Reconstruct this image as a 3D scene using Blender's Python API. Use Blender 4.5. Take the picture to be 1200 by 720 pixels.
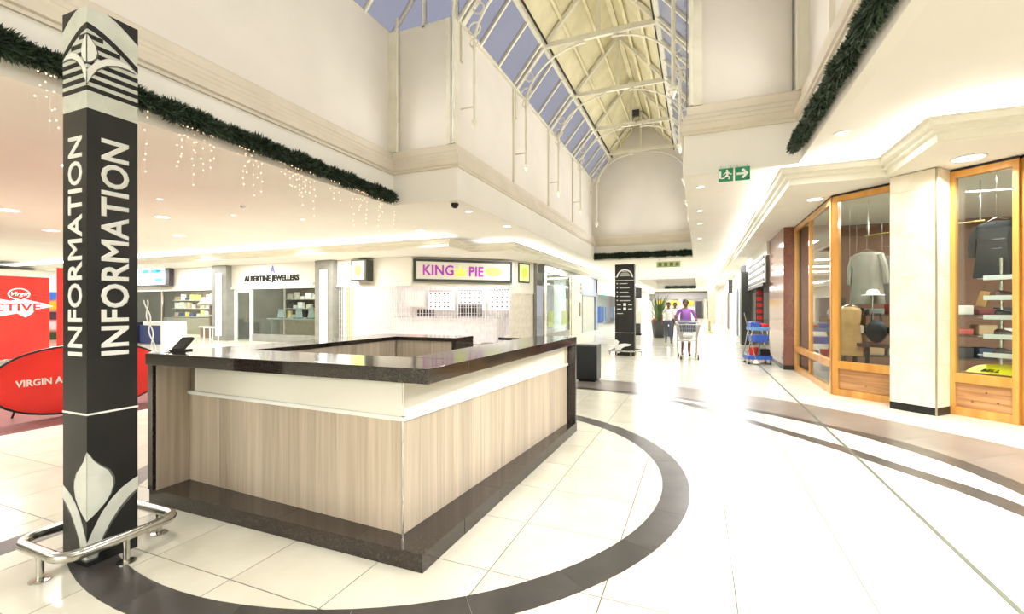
import bpy, bmesh, math, random
from mathutils import Vector, Matrix
random.seed(7)
for o in list(bpy.data.objects): bpy.data.objects.remove(o)
SC = bpy.context.scene
COL = SC.collection
PI = math.pi

# ------------------------------------------------------------------ camera
YAW = math.radians(22.3)
cam = bpy.data.cameras.new('camera'); cam.sensor_width = 36; cam.lens = 16.02; cam.shift_y = 1/1200
cam.clip_start = .05; cam.clip_end = 400
co = bpy.data.objects.new('camera', cam); COL.objects.link(co)
co.location = (0, 0, 1.4); co.rotation_euler = (PI/2, 0, YAW)
SC.camera = co
# ------------------------------------------------------------------ world, exposure
W = bpy.data.worlds.new('world'); SC.world = W; W.use_nodes = True
bg = W.node_tree.nodes['Background']; bg.inputs[0].default_value = (.47, .47, .505, 1); bg.inputs[1].default_value = .95
SC.view_settings.view_transform = 'Standard'; SC.view_settings.look = 'None'
SC.view_settings.exposure = 0.14; SC.view_settings.gamma = 1
SC.cycles.use_denoising = True
SC.cycles.max_bounces = 7; SC.cycles.diffuse_bounces = 4; SC.cycles.glossy_bounces = 3
SC.cycles.transmission_bounces = 4; SC.cycles.transparent_max_bounces = 10
SC.cycles.sample_clamp_indirect = 6; SC.cycles.caustics_reflective = False; SC.cycles.caustics_refractive = False
WARM = (1, .99, .98)
def area(name, loc, sx, sy, power, rot=(0, 0, 0), col=WARM, spread=None, shape='RECTANGLE'):
    l = bpy.data.lights.new(name, 'AREA'); l.shape = shape; l.size = sx; l.size_y = sy; l.energy = power; l.color = col
    if spread: l.spread = spread
    o = bpy.data.objects.new(name, l); COL.objects.link(o); o.location = loc; o.rotation_euler = rot
    return o
UP = (PI, 0, 0)
COVE = 13.0; CK = .72     # watts per metre of the strips; factor for the added cornice fill
def cove(x0, y0, x1, y1, z, k=1.0, tilt=0):
    L = math.hypot(x1-x0, y1-y0); a = math.atan2(y1-y0, x1-x0)
    o = area('cove_and_fill_strip', ((x0+x1)/2, (y0+y1)/2, z), L, .10 if not tilt else .05, COVE*L*k, spread=math.radians(112) if tilt else None)
    o.matrix_world = Matrix.Translation(o.location) @ Matrix.Rotation(a, 4, 'Z') @ Matrix.Rotation(PI+tilt, 4, 'X')
# cove tubes lying on top of the shop bulkheads (lit ceilings) ; strips added on the atrium cornice as fill for the upper walls
cove(1.42, 8.0, 1.42, 33, 3.47, 3.2); cove(1.5, 8.0, 2.3, 8.0, 3.47, 3.2); cove(2.6, 6.6, 2.6, 7.8, 3.47, 3.2); cove(2.6, 6.55, 9.0, 6.55, 3.47, 3.4)
cove(-33, 12.0, -7.1, 12.0, 3.47, 3); cove(-6.6, 13.6, -5.7, 13.6, 3.47, 3); cove(-5.65, 13.7, -5.65, 40, 3.47, 2.8)
cove(1.42, 33, 1.42, 60, 3.47, 1.5); cove(-5.65, 40, -5.65, 62, 3.47, 1.5)
cove(-4.2, 55.1, -.4, 55.1, 4.74, 2)  # fill strip added to lift the dark second atrium
T_ = math.radians(63)    # added cornice strips, unseen, lean inward to brighten the atrium walls
cove(-6.0, 7.7, -6.0, -5.5, 4.74, CK, -T_); cove(1.4, -5.5, 1.4, 7.7, 4.74, CK, -T_)
cove(-4.45, 20.6, -4.45, 8.3, 4.74, CK, -T_); cove(-.21, 8.3, -.21, 20.6, 4.74, CK, -T_)
cove(-.5, 20.9, -4.2, 20.9, 4.74, CK*.7, -T_); cove(-5.8, 8.0, -4.8, 8.0, 4.74, CK*.6, T_); cove(.1, 8.0, 1.2, 8.0, 4.74, CK*.6, T_); cove(-5.5, -5.9, 1.0, -5.9, 4.74, CK, -T_ if False else T_)

# ------------------------------------------------------------------ helpers
def lin(c): return tuple(((v/255)/12.92 if v/255 <= .04045 else ((v/255+.055)/1.055)**2.4) for v in c)+(1,)
MATS = {}
def mat(name, rgb, rough=.5, metal=0, spec=.5, emit=None, es=0, alpha=None, coat=0):
    m = bpy.data.materials.new(name); m.use_nodes = True
    p = m.node_tree.nodes['Principled BSDF']
    p.inputs['Base Color'].default_value = lin(rgb); p.inputs['Roughness'].default_value = rough
    p.inputs['Metallic'].default_value = metal; p.inputs['Specular IOR Level'].default_value = spec
    p.inputs['Coat Weight'].default_value = coat
    if emit: p.inputs['Emission Color'].default_value = lin(emit); p.inputs['Emission Strength'].default_value = es
    MATS[name] = m; return m
def noise_mix(m, rgb1, rgb2, scale=(5, 5, 5), detail=4, lo=.35, hi=.65, bump=0, kind='noise', objrand=0):
    nt = m.node_tree; N = nt.nodes; L = nt.links; p = N['Principled BSDF']
    tc = N.new('ShaderNodeTexCoord'); mp = N.new('ShaderNodeMapping'); mp.inputs['Scale'].default_value = scale
    L.new(tc.outputs['Object'], mp.inputs[0])
    if objrand:
        oi = N.new('ShaderNodeObjectInfo'); va = N.new('ShaderNodeVectorMath'); va.operation = 'ADD'
        mu = N.new('ShaderNodeMath'); mu.operation = 'MULTIPLY'; mu.inputs[1].default_value = 37.0
        L.new(oi.outputs['Random'], mu.inputs[0]); L.new(mp.outputs[0], va.inputs[0]); L.new(mu.outputs[0], va.inputs[1]); src = va.outputs[0]
    else: src = mp.outputs[0]
    if kind == 'noise':
        t = N.new('ShaderNodeTexNoise'); t.inputs['Detail'].default_value = detail; t.inputs['Scale'].default_value = 1; out = t.outputs['Fac']
    else:
        t = N.new('ShaderNodeTexVoronoi'); t.inputs['Scale'].default_value = 1; out = t.outputs['Distance']
    L.new(src, t.inputs['Vector'])
    r = N.new('ShaderNodeValToRGB'); r.color_ramp.elements[0].position = lo; r.color_ramp.elements[1].position = hi
    r.color_ramp.elements[0].color = lin(rgb1); r.color_ramp.elements[1].color = lin(rgb2)
    L.new(out, r.inputs[0]); col = r.outputs[0]
    if objrand:
        mx = N.new('ShaderNodeMix'); mx.data_type = 'RGBA'; mx.blend_type = 'MULTIPLY'; mx.inputs[0].default_value = 1
        mr = N.new('ShaderNodeMapRange'); mr.inputs['To Min'].default_value = 1-objrand; mr.inputs['To Max'].default_value = 1
        L.new(oi.outputs['Random'], mr.inputs[0]); L.new(col, mx.inputs[6]); L.new(mr.outputs[0], mx.inputs[7]); col = mx.outputs[2]
    L.new(col, p.inputs['Base Color'])
    if bump:
        b = N.new('ShaderNodeBump'); b.inputs['Strength'].default_value = bump; b.inputs['Distance'].default_value = .01
        L.new(out, b.inputs['Height']); L.new(b.outputs[0], p.inputs['Normal'])
    return m
def glass(name, tint=(235, 240, 238), fac=.12, rough=.0):
    m = bpy.data.materials.new(name); m.use_nodes = True; nt = m.node_tree; N = nt.nodes; L = nt.links
    N.remove(N['Principled BSDF']); o = N['Material Output']
    t = N.new('ShaderNodeBsdfTransparent'); t.inputs[0].default_value = lin(tint)
    g = N.new('ShaderNodeBsdfGlossy'); g.inputs['Roughness'].default_value = rough; g.inputs[0].default_value = (.95, .97, .96, 1)
    f = N.new('ShaderNodeLayerWeight'); f.inputs[0].default_value = .5; pw = N.new('ShaderNodeMath'); pw.operation = 'POWER'; pw.inputs[1].default_value = 4.0; ml = N.new('ShaderNodeMath'); ml.operation = 'MULTIPLY'; ml.inputs[1].default_value = .55; L.new(f.outputs['Facing'], pw.inputs[0]); L.new(pw.outputs[0], ml.inputs[0]); f = ml
    a = N.new('ShaderNodeMath'); a.operation = 'ADD'; a.inputs[1].default_value = fac; a.use_clamp = True
    mx = N.new('ShaderNodeMixShader'); L.new(f.outputs[0], a.inputs[0]); L.new(a.outputs[0], mx.inputs[0])
    L.new(t.outputs[0], mx.inputs[1]); L.new(g.outputs[0], mx.inputs[2]); L.new(mx.outputs[0], o.inputs[0])
    return m
wallm = noise_mix(mat('cream_plaster', (226, 221, 211), .8), (228, 222, 212), (222, 216, 206), (1, 1, 1))
fascm = noise_mix(mat('pale_fascia', (238, 235, 226), .7), (239, 236, 227), (234, 231, 221), (.8, .8, .8))
cornm = noise_mix(mat('beige_cornice', (214, 205, 186), .55), (216, 206, 187), (209, 200, 181), (2, 2, 2))
ceilm = noise_mix(mat('white_ceiling', (238, 234, 226), .8), (240, 236, 228), (235, 230, 222), (.5, .5, .5))
lipm = noise_mix(mat('cream_moulding', (240, 236, 222), .5), (241, 238, 224), (235, 231, 217), (2, 2, 2))
tilem = noise_mix(mat('cream_floor_tile', (206, 202, 184), .17, spec=.5), (210, 206, 188), (200, 195, 176), (3, 3, 3), objrand=.05)
groutm = noise_mix(mat('floor_grout', (104, 98, 86), .8), (110, 104, 92), (92, 88, 78), (20, 20, 20))
darkt = noise_mix(mat('charcoal_floor_tile', (62, 58, 54), .28), (68, 64, 60), (54, 51, 48), (6, 6, 6), objrand=.06)
taupet = noise_mix(mat('taupe_floor_tile', (118, 110, 100), .28), (126, 117, 107), (107, 99, 90), (1.5, 1.5, 1.5), objrand=.05)
granm = noise_mix(mat('black_brown_granite', (46, 40, 36), .1, spec=.6), (66, 56, 49), (32, 27, 24), (90, 90, 90), kind='voronoi', lo=.1, hi=.5)
granm2 = noise_mix(mat('brown_black_granite_plinth', (56, 48, 42), .14, spec=.5), (74, 62, 54), (42, 35, 31), (70, 70, 70), kind='voronoi', lo=.1, hi=.5)
redgr = noise_mix(mat('polished_red_granite', (132, 84, 70), .12, spec=.6), (150, 98, 82), (104, 62, 52), (60, 60, 60), kind='voronoi', lo=.1, hi=.6)
laminm = noise_mix(mat('grey_oak_laminate', (186, 172, 152), .42), (180, 165, 144), (205, 191, 171), (34, 34, 1.2), detail=5, lo=.3, hi=.7, objrand=.22)
whitep = noise_mix(mat('white_laminate', (236, 234, 222), .25), (238, 236, 224), (232, 230, 217), (1, 1, 1))
blackm = noise_mix(mat('black_satin_paint', (22, 23, 22), .38, spec=.35), (25, 26, 25), (19, 20, 19), (4, 4, 4))
silverm = noise_mix(mat('pale_silver_graphic', (206, 210, 200), .35), (210, 214, 204), (196, 200, 190), (8, 8, 8))
letm = noise_mix(mat('white_lettering', (240, 242, 236), .4), (242, 244, 238), (234, 236, 230), (5, 5, 5))
steelm = noise_mix(mat('brushed_steel', (205, 203, 196), .22, metal=1), (210, 208, 200), (190, 188, 180), (30, 30, 30))
creamst = noise_mix(mat('cream_painted_steel', (226, 222, 204), .45), (229, 225, 207), (219, 214, 196), (3, 3, 3))
liningm = noise_mix(mat('cream_roof_lining', (224, 216, 180), .7), (228, 220, 184), (215, 206, 170), (2, 2, 2))
blackgsk = noise_mix(mat('black_gasket', (24, 24, 24), .6), (28, 28, 28), (18, 18, 18), (9, 9, 9))
pinem = noise_mix(mat('varnished_pine', (200, 146, 68), .3, coat=.3), (210, 158, 80), (180, 124, 54), (6, 6, 1.0), detail=6, lo=.3, hi=.7)
knotm = noise_mix(mat('knotty_pine_board', (176, 130, 84), .4), (190, 144, 96), (150, 104, 62), (2, 2, 26), detail=5, lo=.3, hi=.7, objrand=.12)
pillm = noise_mix(mat('cream_marble_tile', (232, 222, 198), .25), (238, 229, 207), (226, 214, 188), (4, 4, 4), objrand=.04)
greym = noise_mix(mat('grey_painted_pier', (138, 138, 130), .4), (142, 142, 134), (130, 130, 122), (3, 3, 3))
needm = noise_mix(mat('dark_green_tinsel', (30, 46, 30), .5), (24, 38, 24), (48, 68, 44), (25, 25, 25))
redm = noise_mix(mat('red_banner', (226, 38, 28), .45), (230, 42, 30), (216, 32, 24), (2, 2, 2))
tanm = noise_mix(mat('brown_interior_wall', (150, 112, 90), .7), (156, 118, 96), (140, 104, 84), (1, 1, 1))
oliv = noise_mix(mat('dim_interior_wall', (116, 112, 98), .7), (122, 118, 104), (104, 100, 88), (1, 1, 1))
glassm = glass('shop_window_glass', fac=.035)
skyglass = glass('skylight_glass', tint=(235, 236, 244), fac=.015)
def emis(name, rgb, s): return mat(name, rgb, .5, emit=rgb, es=s)
dlm = emis('lit_diffuser', (255, 248, 230), 6)
stripm = emis('lit_strip', (245, 250, 250), 1.3)
bulbm = emis('warm_fairy_bulb', (255, 205, 165), 3.0)
ck = {}
def C(rgb, rough=.5, metal=0):
    k = (rgb, rough, metal)
    if k not in ck:
        m = mat('paint_%d_%d_%d' % rgb, rgb, rough, metal)
        noise_mix(m, rgb, tuple(int(v*.93) for v in rgb), (6, 6, 6)); ck[k] = m
    return ck[k]

def link(name, me, m=None, parent=None, **kw):
    o = bpy.data.objects.new(name, me); COL.objects.link(o)
    if m is not None:
        if not me.materials: me.materials.append(m)
    if parent: o.parent = parent
    for k, v in kw.items(): o[k] = v
    return o
class MB:
    def __init__(s): s.v = []; s.f = []
    def add(s, vs, fs):
        n = len(s.v); s.v += [tuple(v) for v in vs]; s.f += [tuple(i+n for i in f) for f in fs]; return s
    def box(s, x0, x1, y0, y1, z0, z1, M=None):
        vs = [Vector(p) for p in ((x0, y0, z0), (x1, y0, z0), (x1, y1, z0), (x0, y1, z0), (x0, y0, z1), (x1, y0, z1), (x1, y1, z1), (x0, y1, z1))]
        if M: vs = [M @ v for v in vs]
        return s.add(vs, [(0, 3, 2, 1), (4, 5, 6, 7), (0, 1, 5, 4), (1, 2, 6, 5), (2, 3, 7, 6), (3, 0, 4, 7)])
    def bar(s, a, b, w, h=None, up=(0, 0, 1)):
        a = Vector(a); b = Vector(b); h = h or w; d = (b-a); L = d.length; d.normalize()
        u = Vector(up)
        if abs(d.dot(u)) > .98: u = Vector((1, 0, 0))
        r = d.cross(u).normalized(); u = r.cross(d)
        vs = [p+r*sx*w/2+u*sz*h/2 for p in (a, b) for sx, sz in ((-1, -1), (1, -1), (1, 1), (-1, 1))]
        return s.add(vs, [(0, 1, 2, 3), (4, 7, 6, 5), (0, 4, 5, 1), (1, 5, 6, 2), (2, 6, 7, 3), (3, 7, 4, 0)])
    def tube(s, pts, r, n=10, closed=False, r2=None):
        pts = [Vector(p) for p in pts]; k = len(pts); rings = []
        pu = None
        for i, p in enumerate(pts):
            if closed: t = (pts[(i+1) % k]-pts[i-1])
            else: t = pts[min(i+1, k-1)]-pts[max(i-1, 0)]
            t.normalize()
            if pu is None:
                pu = Vector((0, 0, 1)) if abs(t.z) < .9 else Vector((1, 0, 0))
            x = pu.cross(t).normalized(); pu = t.cross(x).normalized()
            rr = r if r2 is None else r+(r2-r)*i/(k-1)
            rings.append([p+x*math.cos(2*PI*j/n)*rr+pu*math.sin(2*PI*j/n)*rr for j in range(n)])
        vs = [v for g in rings for v in g]; fs = []
        for i in range(k if closed else k-1):
            i2 = (i+1) % k
            for j in range(n): j2 = (j+1) % n; fs.append((i*n+j, i*n+j2, i2*n+j2, i2*n+j))
        if not closed: fs += [tuple(range(n-1, -1, -1)), tuple((k-1)*n+j for j in range(n))]
        return s.add(vs, fs)
    def lathe(s, prof, n=20, c=(0, 0, 0)):
        vs = []; fs = []
        for r, z in prof: vs += [(c[0]+r*math.cos(2*PI*j/n), c[1]+r*math.sin(2*PI*j/n), c[2]+z) for j in range(n)]
        for i in range(len(prof)-1):
            for j in range(n): j2 = (j+1) % n; fs.append((i*n+j, i*n+j2, (i+1)*n+j2, (i+1)*n+j))
        fs += [tuple(range(n-1, -1, -1)), tuple((len(prof)-1)*n+j for j in range(n))]
        return s.add(vs, fs)
    def prism(s, pts, z0, z1):
        n = len(pts); a = sum(pts[i][0]*pts[(i+1) % n][1]-pts[(i+1) % n][0]*pts[i][1] for i in range(n))
        if a < 0: pts = pts[::-1]
        vs = [(x, y, z0) for x, y in pts]+[(x, y, z1) for x, y in pts]
        fs = [tuple(range(n-1, -1, -1)), tuple(range(n, 2*n))]+[(i, (i+1) % n, (i+1) % n+n, i+n) for i in range(n)]
        return s.add(vs, fs)
    def plate(s, pts, O, X, Y, t):
        "extrude a 2-D outline lying in the plane O + a X + b Y by t along the normal"
        O = Vector(O); X = Vector(X); Y = Vector(Y); N_ = X.cross(Y); n = len(pts)
        a = sum(pts[i][0]*pts[(i+1) % n][1]-pts[(i+1) % n][0]*pts[i][1] for i in range(n))
        if a < 0: pts = pts[::-1]
        vs = [O+X*p[0]+Y*p[1] for p in pts]+[O+X*p[0]+Y*p[1]+N_*t for p in pts]
        fs = [tuple(range(n-1, -1, -1)), tuple(range(n, 2*n))]+[(i, (i+1) % n, (i+1) % n+n, i+n) for i in range(n)]
        return s.add(vs, fs)
    def sphere(s, c, r, n=8, m=6, sq=(1, 1, 1)):
        prof = [(max(1e-4, math.sin(PI*i/m))*r, -math.cos(PI*i/m)*r) for i in range(m+1)]; k = len(s.v)
        s.lathe(prof, n)
        for i in range(k, len(s.v)): v = s.v[i]; s.v[i] = (c[0]+v[0]*sq[0], c[1]+v[1]*sq[1], c[2]+v[2]*sq[2])
        return s
    def mesh(s, name):
        me = bpy.data.meshes.new(name); me.from_pydata(s.v, [], s.f); me.update(); return me
    def obj(s, name, m, parent=None, bevel=0, smooth=False, seg=2, **kw):
        me = s.mesh(name); me.materials.append(m)
        if bevel:
            b = bmesh.new(); b.from_mesh(me)
            bmesh.ops.bevel(b, geom=[e for e in b.edges if e.calc_face_angle(0) > .5], offset=bevel, segments=seg, profile=.7, affect='EDGES')
            b.to_mesh(me); b.free()
        if smooth:
            for p in me.polygons: p.use_smooth = True
            try: me.set_sharp_from_angle(angle=math.radians(40))
            except Exception: pass
        return link(name, me, None, parent, **kw)
def thing(name, label, cat, loc=(0, 0, 0), rz=0, group=None):
    o = bpy.data.objects.new(name, None); o.empty_display_size = .1; COL.objects.link(o); o.location = loc; o.rotation_euler = (0, 0, rz)
    o['label'] = label; o['category'] = cat
    if group: o['group'] = group
    return o
def tag(o, label, cat, group=None):
    o['label'] = label; o['category'] = cat
    if group: o['group'] = group
    return o
def dup(o, loc=None, rz=None, label=None, parent=None):
    c = o.copy(); COL.objects.link(c)
    if parent: c.parent = parent
    if loc is not None: c.location = loc
    if rz is not None: c.rotation_euler = (0, 0, rz)
    if label: c['label'] = label
    for ch in list(o.children): dup(ch, parent=c)
    return c
def bx(name, x0, x1, y0, y1, z0, z1, m, parent=None, bevel=0, **kw): return MB().box(x0, x1, y0, y1, z0, z1).obj(name, m, parent, bevel, **kw)
def S(o): o['kind'] = 'structure'; return o
def text(body, O, X, Y, size, m, parent, ext=.003, bold=0, align='LEFT', sx=1, name='lettering', shear=0):
    c = bpy.data.curves.new(name, 'FONT'); c.body = body; c.size = size; c.extrude = ext; c.bevel_depth = max(bold, 0)*(.9 if bold < .009 else .8); c.bevel_resolution = 0; c.align_x = align; c.shear = shear; c.resolution_u = 3; c.space_character = 1.04
    o = bpy.data.objects.new('tmp_text', c); COL.objects.link(o)
    dg = bpy.context.evaluated_depsgraph_get(); me = bpy.data.meshes.new_from_object(o.evaluated_get(dg)); bpy.data.objects.remove(o)
    X = Vector(X).normalized(); Y = Vector(Y).normalized(); N_ = X.cross(Y)
    M = Matrix(((X.x, Y.x, N_.x, O[0]), (X.y, Y.y, N_.y, O[1]), (X.z, Y.z, N_.z, O[2]), (0, 0, 0, 1)))
    me.transform(M @ Matrix.Diagonal((sx, 1, 1, 1)))
    me.materials.clear(); me.materials.append(m); me.name = name
    return link(name, me, None, parent)
def offset_path(pts, closed, d):
    "offset a polyline to its left by d with mitres"
    n = len(pts); out = []
    for i in range(n):
        P = Vector(pts[i])
        if closed or 0 < i < n-1: a = (P-Vector(pts[i-1])).normalized(); b = (Vector(pts[(i+1) % n])-P).normalized()
        elif i == 0: a = b = (Vector(pts[1])-P).normalized()
        else: a = b = (P-Vector(pts[i-1])).normalized()
        na = Vector((-a.y, a.x)); nb = Vector((-b.y, b.x)); m = (na+nb); m = m/m.dot(na) if m.length > 1e-6 else na
        out.append(P+m*d)
    return out
def sweep(name, pts, prof, m, closed=False, parent=None, **kw):
    "sweep a closed profile [(left offset, z)] along a plan polyline"
    k = len(prof); n = len(pts); P = [offset_path(pts, closed, d) for d, z in prof]; vs = []; fs = []
    for i in range(n):
        for j in range(k): vs.append((P[j][i].x, P[j][i].y, prof[j][1]))
    for i in range(n if closed else n-1):
        i2 = (i+1) % n
        for j in range(k): j2 = (j+1) % k; fs.append((i*k+j, i2*k+j, i2*k+j2, i*k+j2))
    if not closed: fs += [tuple(range(k)), tuple((n-1)*k+j for j in range(k-1, -1, -1))]
    mb = MB().add(vs, fs); o = mb.obj(name, m, parent, **kw)
    b = bmesh.new(); b.from_mesh(o.data); bmesh.ops.recalc_face_normals(b, faces=b.faces); b.to_mesh(o.data); b.free()
    return o
def spline(pts, n=8):
    out = []; P = [Vector(p) for p in pts]; P = [2*P[0]-P[1]]+P+[2*P[-1]-P[-2]]
    for i in range(1, len(P)-2):
        for j in range(n):
            t = j/n; a, b, c, d = P[i-1:i+3]
            out.append(.5*((2*b)+(c-a)*t+(2*a-5*b+4*c-d)*t*t+(3*b-a-3*c+d)*t**3))
    out.append(P[-2]); return out
def pix(x, y, z):
    F = (-math.sin(YAW), math.cos(YAW)); R = (math.cos(YAW), math.sin(YAW)); d = x*F[0]+y*F[1]; l = x*R[0]+y*R[1]
    return (600+534*l/d, 361-534*(z-1.4)/d, d) if d > .05 else (0, 0, -1)

# ------------------------------------------------------------------ floor
floor = S(bx('floor', -36, 12, -9, 76, -.2, -.002, groutm))
TX, TY, GX, GY = .6, .58, -.435, 1.62
tm = MB(); g = .0032
tm.box(g, TX-g, g, TY-g, -.002, 0); tme = tm.mesh('floor_tile'); tme.materials.append(tilem)
cells = []
for i in range(-58, 20):
    for j in range(-18, 128):
        x = GX+i*TX; y = GY+j*TY
        if x > 11 or x < -35: continue
        u, v, d = pix(x+.3, y+.29, 0)
        hid = -3.5 < x and x+.6 < -1.4 and 2.1 < y and y+.6 < 4.9
        vis = d > .5 and -60 < u < 1260 and v < 790 and not hid
        cells.append((0 if vis else 1, d if vis else 0, x, y))
cells.sort()
for c in cells[:290]: o = link('tile', tme, None, floor); o.location = (c[2], c[3], 0)
far = MB()
for c in cells[290:]:
    x, y = c[2], c[3]
    far.add([(x+g, y+g, 0), (x+TX-g, y+g, 0), (x+TX-g, y+TY-g, 0), (x+g, y+TY-g, 0)], [(0, 1, 2, 3)])
far.obj('distant_tile', tilem, floor, kind='stuff')
# charcoal ring round the counter, one wedge per tile
RC = (-2.44, 3.637); NS = 26
for k in range(NS):
    a0 = 2*PI*k/NS+.09; a1 = 2*PI*(k+1)/NS+.0892
    pts = [(RC[0]+r*math.cos(a), RC[1]+r*math.sin(a)) for r, seq in ((2.18, range(5)), (2.38, range(4, -1, -1))) for a in [a0+(a1-a0)*q/4 for q in seq]]
    MB().prism(pts, -.004, .0015).obj('inlay_tile', darkt, floor)
def band(inner, outer, m, step, z, name='inlay_tile'):
    A = spline(inner, step); B = spline(outer, step); n = min(len(A), len(B))
    for i in range(0, n-1, 2):
        e = min(i+2, n-1); a0, a1, b0, b1 = A[i], A[e], B[i], B[e]; mid = min(i+1, n-1)
        q = .0006; d = (a1-a0).normalized()*q
        MB().prism([tuple(a0+d), tuple(A[mid]), tuple(a1-d), tuple(b1-d), tuple(B[mid]), tuple(b0+d)], -.004, z).obj(name, m, floor)
wo = [(-7.6, 6.6), (-6.2, 7.8), (-4.6, 8.6), (-2.8, 8.95), (-1.46, 8.84), (0, 8.5), (.8, 8.13), (1.5, 7.72), (2.18, 7.04), (2.6, 6.56), (3.0, 6.05), (3.35, 5.3), (3.55, 4.4), (3.6, 3.2)]
wi2 = [(-6.5, 5.6), (-5.4, 6.7), (-4.2, 7.45), (-2.9, 7.86), (-1.9, 7.9), (-.6, 7.68), (.2, 7.35), (.95, 6.92), (1.5, 6.42), (1.95, 5.97), (2.24, 5.4), (2.4, 4.8), (2.52, 4.0), (2.55, 3.2)]
wi = [(-6.4, 5.5), (-5.35, 6.55), (-4.15, 7.33), (-2.9, 7.74), (-1.9, 7.76), (-.6, 7.55), (.15, 7.24), (.84, 6.8), (1.42, 6.3), (1.80, 5.77), (2.05, 5.3), (2.2, 4.8), (2.32, 4.0), (2.35, 3.2)]
band(wi2, wo, taupet, 2, .0012); band(wi, wi2, darkt, 2, .0014)
ni = [(-2.0, 7.74), (-1.1, 7.58), (-.47, 7.22), (.03, 6.84), (.74, 6.0), (1.23, 5.40), (1.57, 4.89), (1.84, 4.48), (2.02, 4.1), (2.2, 3.5)]
no = [(-2.0, 7.78), (-.95, 7.7), (-.35, 7.36), (.15, 6.97), (.83, 6.13), (1.34, 5.56), (1.68, 5.05), (1.97, 4.66), (2.17, 4.25), (2.35, 3.6)]
band(ni, no, darkt, 2, .0016)
bx('inlay_tile', -3.86, -3.65, -2.5, 1.78, -.004, .001, darkt, floor)
bx('joint_strip', 1.355, 1.378, -7, 33, -.004, .003, C((74, 78, 62), .5), floor)
bx('joint_strip', 1.378, 1.381, -7, 33, -.004, .0035, steelm, floor)
for yy, x0, x1 in ((17.0, -4, 1.7), (21.2, -4, 1.7), (26.5, -5, 1.7), (13.55, -1.2, 1.3), (32, -5, 1.7)):
    bx('inlay_tile', x0, x1, yy, yy+.16, -.004, .001, C((112, 110, 102), .3), floor)
tag(bx('dark_red_carpet', -12.5, -7.07, .5, 6.4, 0, .006, C((96, 48, 42), .8)), 'dark red carpet on the floor under the red oval banner', 'carpet')

# ------------------------------------------------------------------ ceiling and atrium shell
ZC = 3.6
c = MB()
for r in ((-36, -5.98, -9, 22), (-8, -5.98, 22, 76), (-6.00, -4.43, 7.97, 76), (-.23, 1.38, 7.95, 76), (1.38, 12, -9, 76), (-4.45, -.21, 20.88, 35.98), (-4.45, -.21, 55.02, 76), (-5.98, 1.38, -9, -6)):
    e = .02; c.box(r[0], r[1]-e*(r[1] in (-5.98, -4.43)), r[2], r[3], ZC, ZC+.08) if r[0] not in (1.38, -.23) else c.box(r[0]+e, r[1]+(e+.001)*(r[0] == -.23), r[2]+e*(r[2] == 7.95), r[3], ZC, ZC+.08)
S(c.obj('ceiling', ceilm))
ATR = [(-5.98, -6), (1.38, -6), (1.38, 7.95), (-.23, 7.95), (-.23, 20.86), (-4.43, 20.86), (-4.43, 7.95), (-5.98, 7.95)]   # counter-clockwise
S(sweep('wall_fascia', ATR, [(0, 3.56), (0, 4.22), (-.12, 4.22), (-.12, 3.56)], fascm, True))
S(sweep('trim_1', ATR, [(.02, 4.2), (.035, 4.2), (.035, 4.24), (.06, 4.26), (.06, 4.36), (.03, 4.38), (.03, 4.44), (-.01, 4.47), (-.01, 4.52), (-.045, 4.56), (-.045, 4.68), (-.07, 4.70), (-.14, 4.70), (-.14, 4.2)], cornm, True))
A2 = [(-4.43, 36), (-.23, 36), (-.23, 55), (-4.43, 55)]
S(sweep('wall_far_fascia', A2, [(0, 3.56), (0, 4.22), (-.12, 4.22), (-.12, 3.56)], fascm, True))
S(sweep('wall_far_atrium', A2, [(-.1, 4.2), (-.1, 7.5), (-.2, 7.5), (-.2, 4.2)], wallm, True))
ZE = 7.25; SL = 1.214
def wallseg(name, x0, x1, y0, y1, z0=4.7, z1=ZE): return S(bx(name, x0, x1, y0, y1, z0, z1, wallm))
wallseg('wall_left', -6.23, -6.13, -6.2, 8.1); wallseg('wall_right', 1.53, 1.63, -6.2, 8.1)
wallseg('wall_left_return', -6.13, -4.58, 8.10, 8.2); wallseg('wall_right_return', -.08, 1.53, 8.10, 8.2)
wallseg('wall_left_narrow', -4.68, -4.58, 8.2, 21.1); wallseg('wall_right_narrow', -.08, .02, 8.2, 21.1)
S(bx('wall_back_upper', -6.2, 1.6, -6.25, -6.15, 4.7, 12, wallm))
ew = MB(); ew.plate([(-4.58, 4.7), (-.08, 4.7), (-.08, ZE), (-2.33, ZE+SL*2.25), (-4.58, ZE)], (0, 21.1, 0), (1, 0, 0), (0, 0, 1), -.1)
S(ew.obj('wall_far', wallm))
# pilaster strips on the upper walls
for i, y in enumerate((11.27, 14.3, 17.4, 20.95)):
    S(bx('trim_%d' % (i+10), -4.58, -4.55, y-.07, y+.07, 4.7, ZE, cornm)); S(bx('trim_%d' % (i+20), -.11, -.08, y-.07, y+.07, 4.7, ZE, cornm))
for i, (x0, x1, y0, y1) in enumerate(((-6.13, -5.95, 7.98, 8.1), (-4.72, -4.55, 8.0, 8.25), (1.40, 1.53, 7.98, 8.1), (-.11, .05, 8.0, 8.25), (1.47, 1.53, 6.6, 6.72))):
    S(bx('trim_%d' % (i+30), x0, x1, y0, y1, 4.7, ZE, creamst))
for i, (x, y) in enumerate(((-5.94, 8.06), (-4.54, 8.02), (-.12, 8.02), (1.39, 8.06))):
    S(MB().tube([(x, y-.03, 4.7), (x, y-.03, ZE+.3)], .035, 10).obj('trim_%d' % (i+50), creamst, smooth=True))
    S(bx('trim_%d' % (i+60), x-.075, x-.055, y-.02, y+.0, 4.7, ZE, C((128, 122, 108))))
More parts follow.
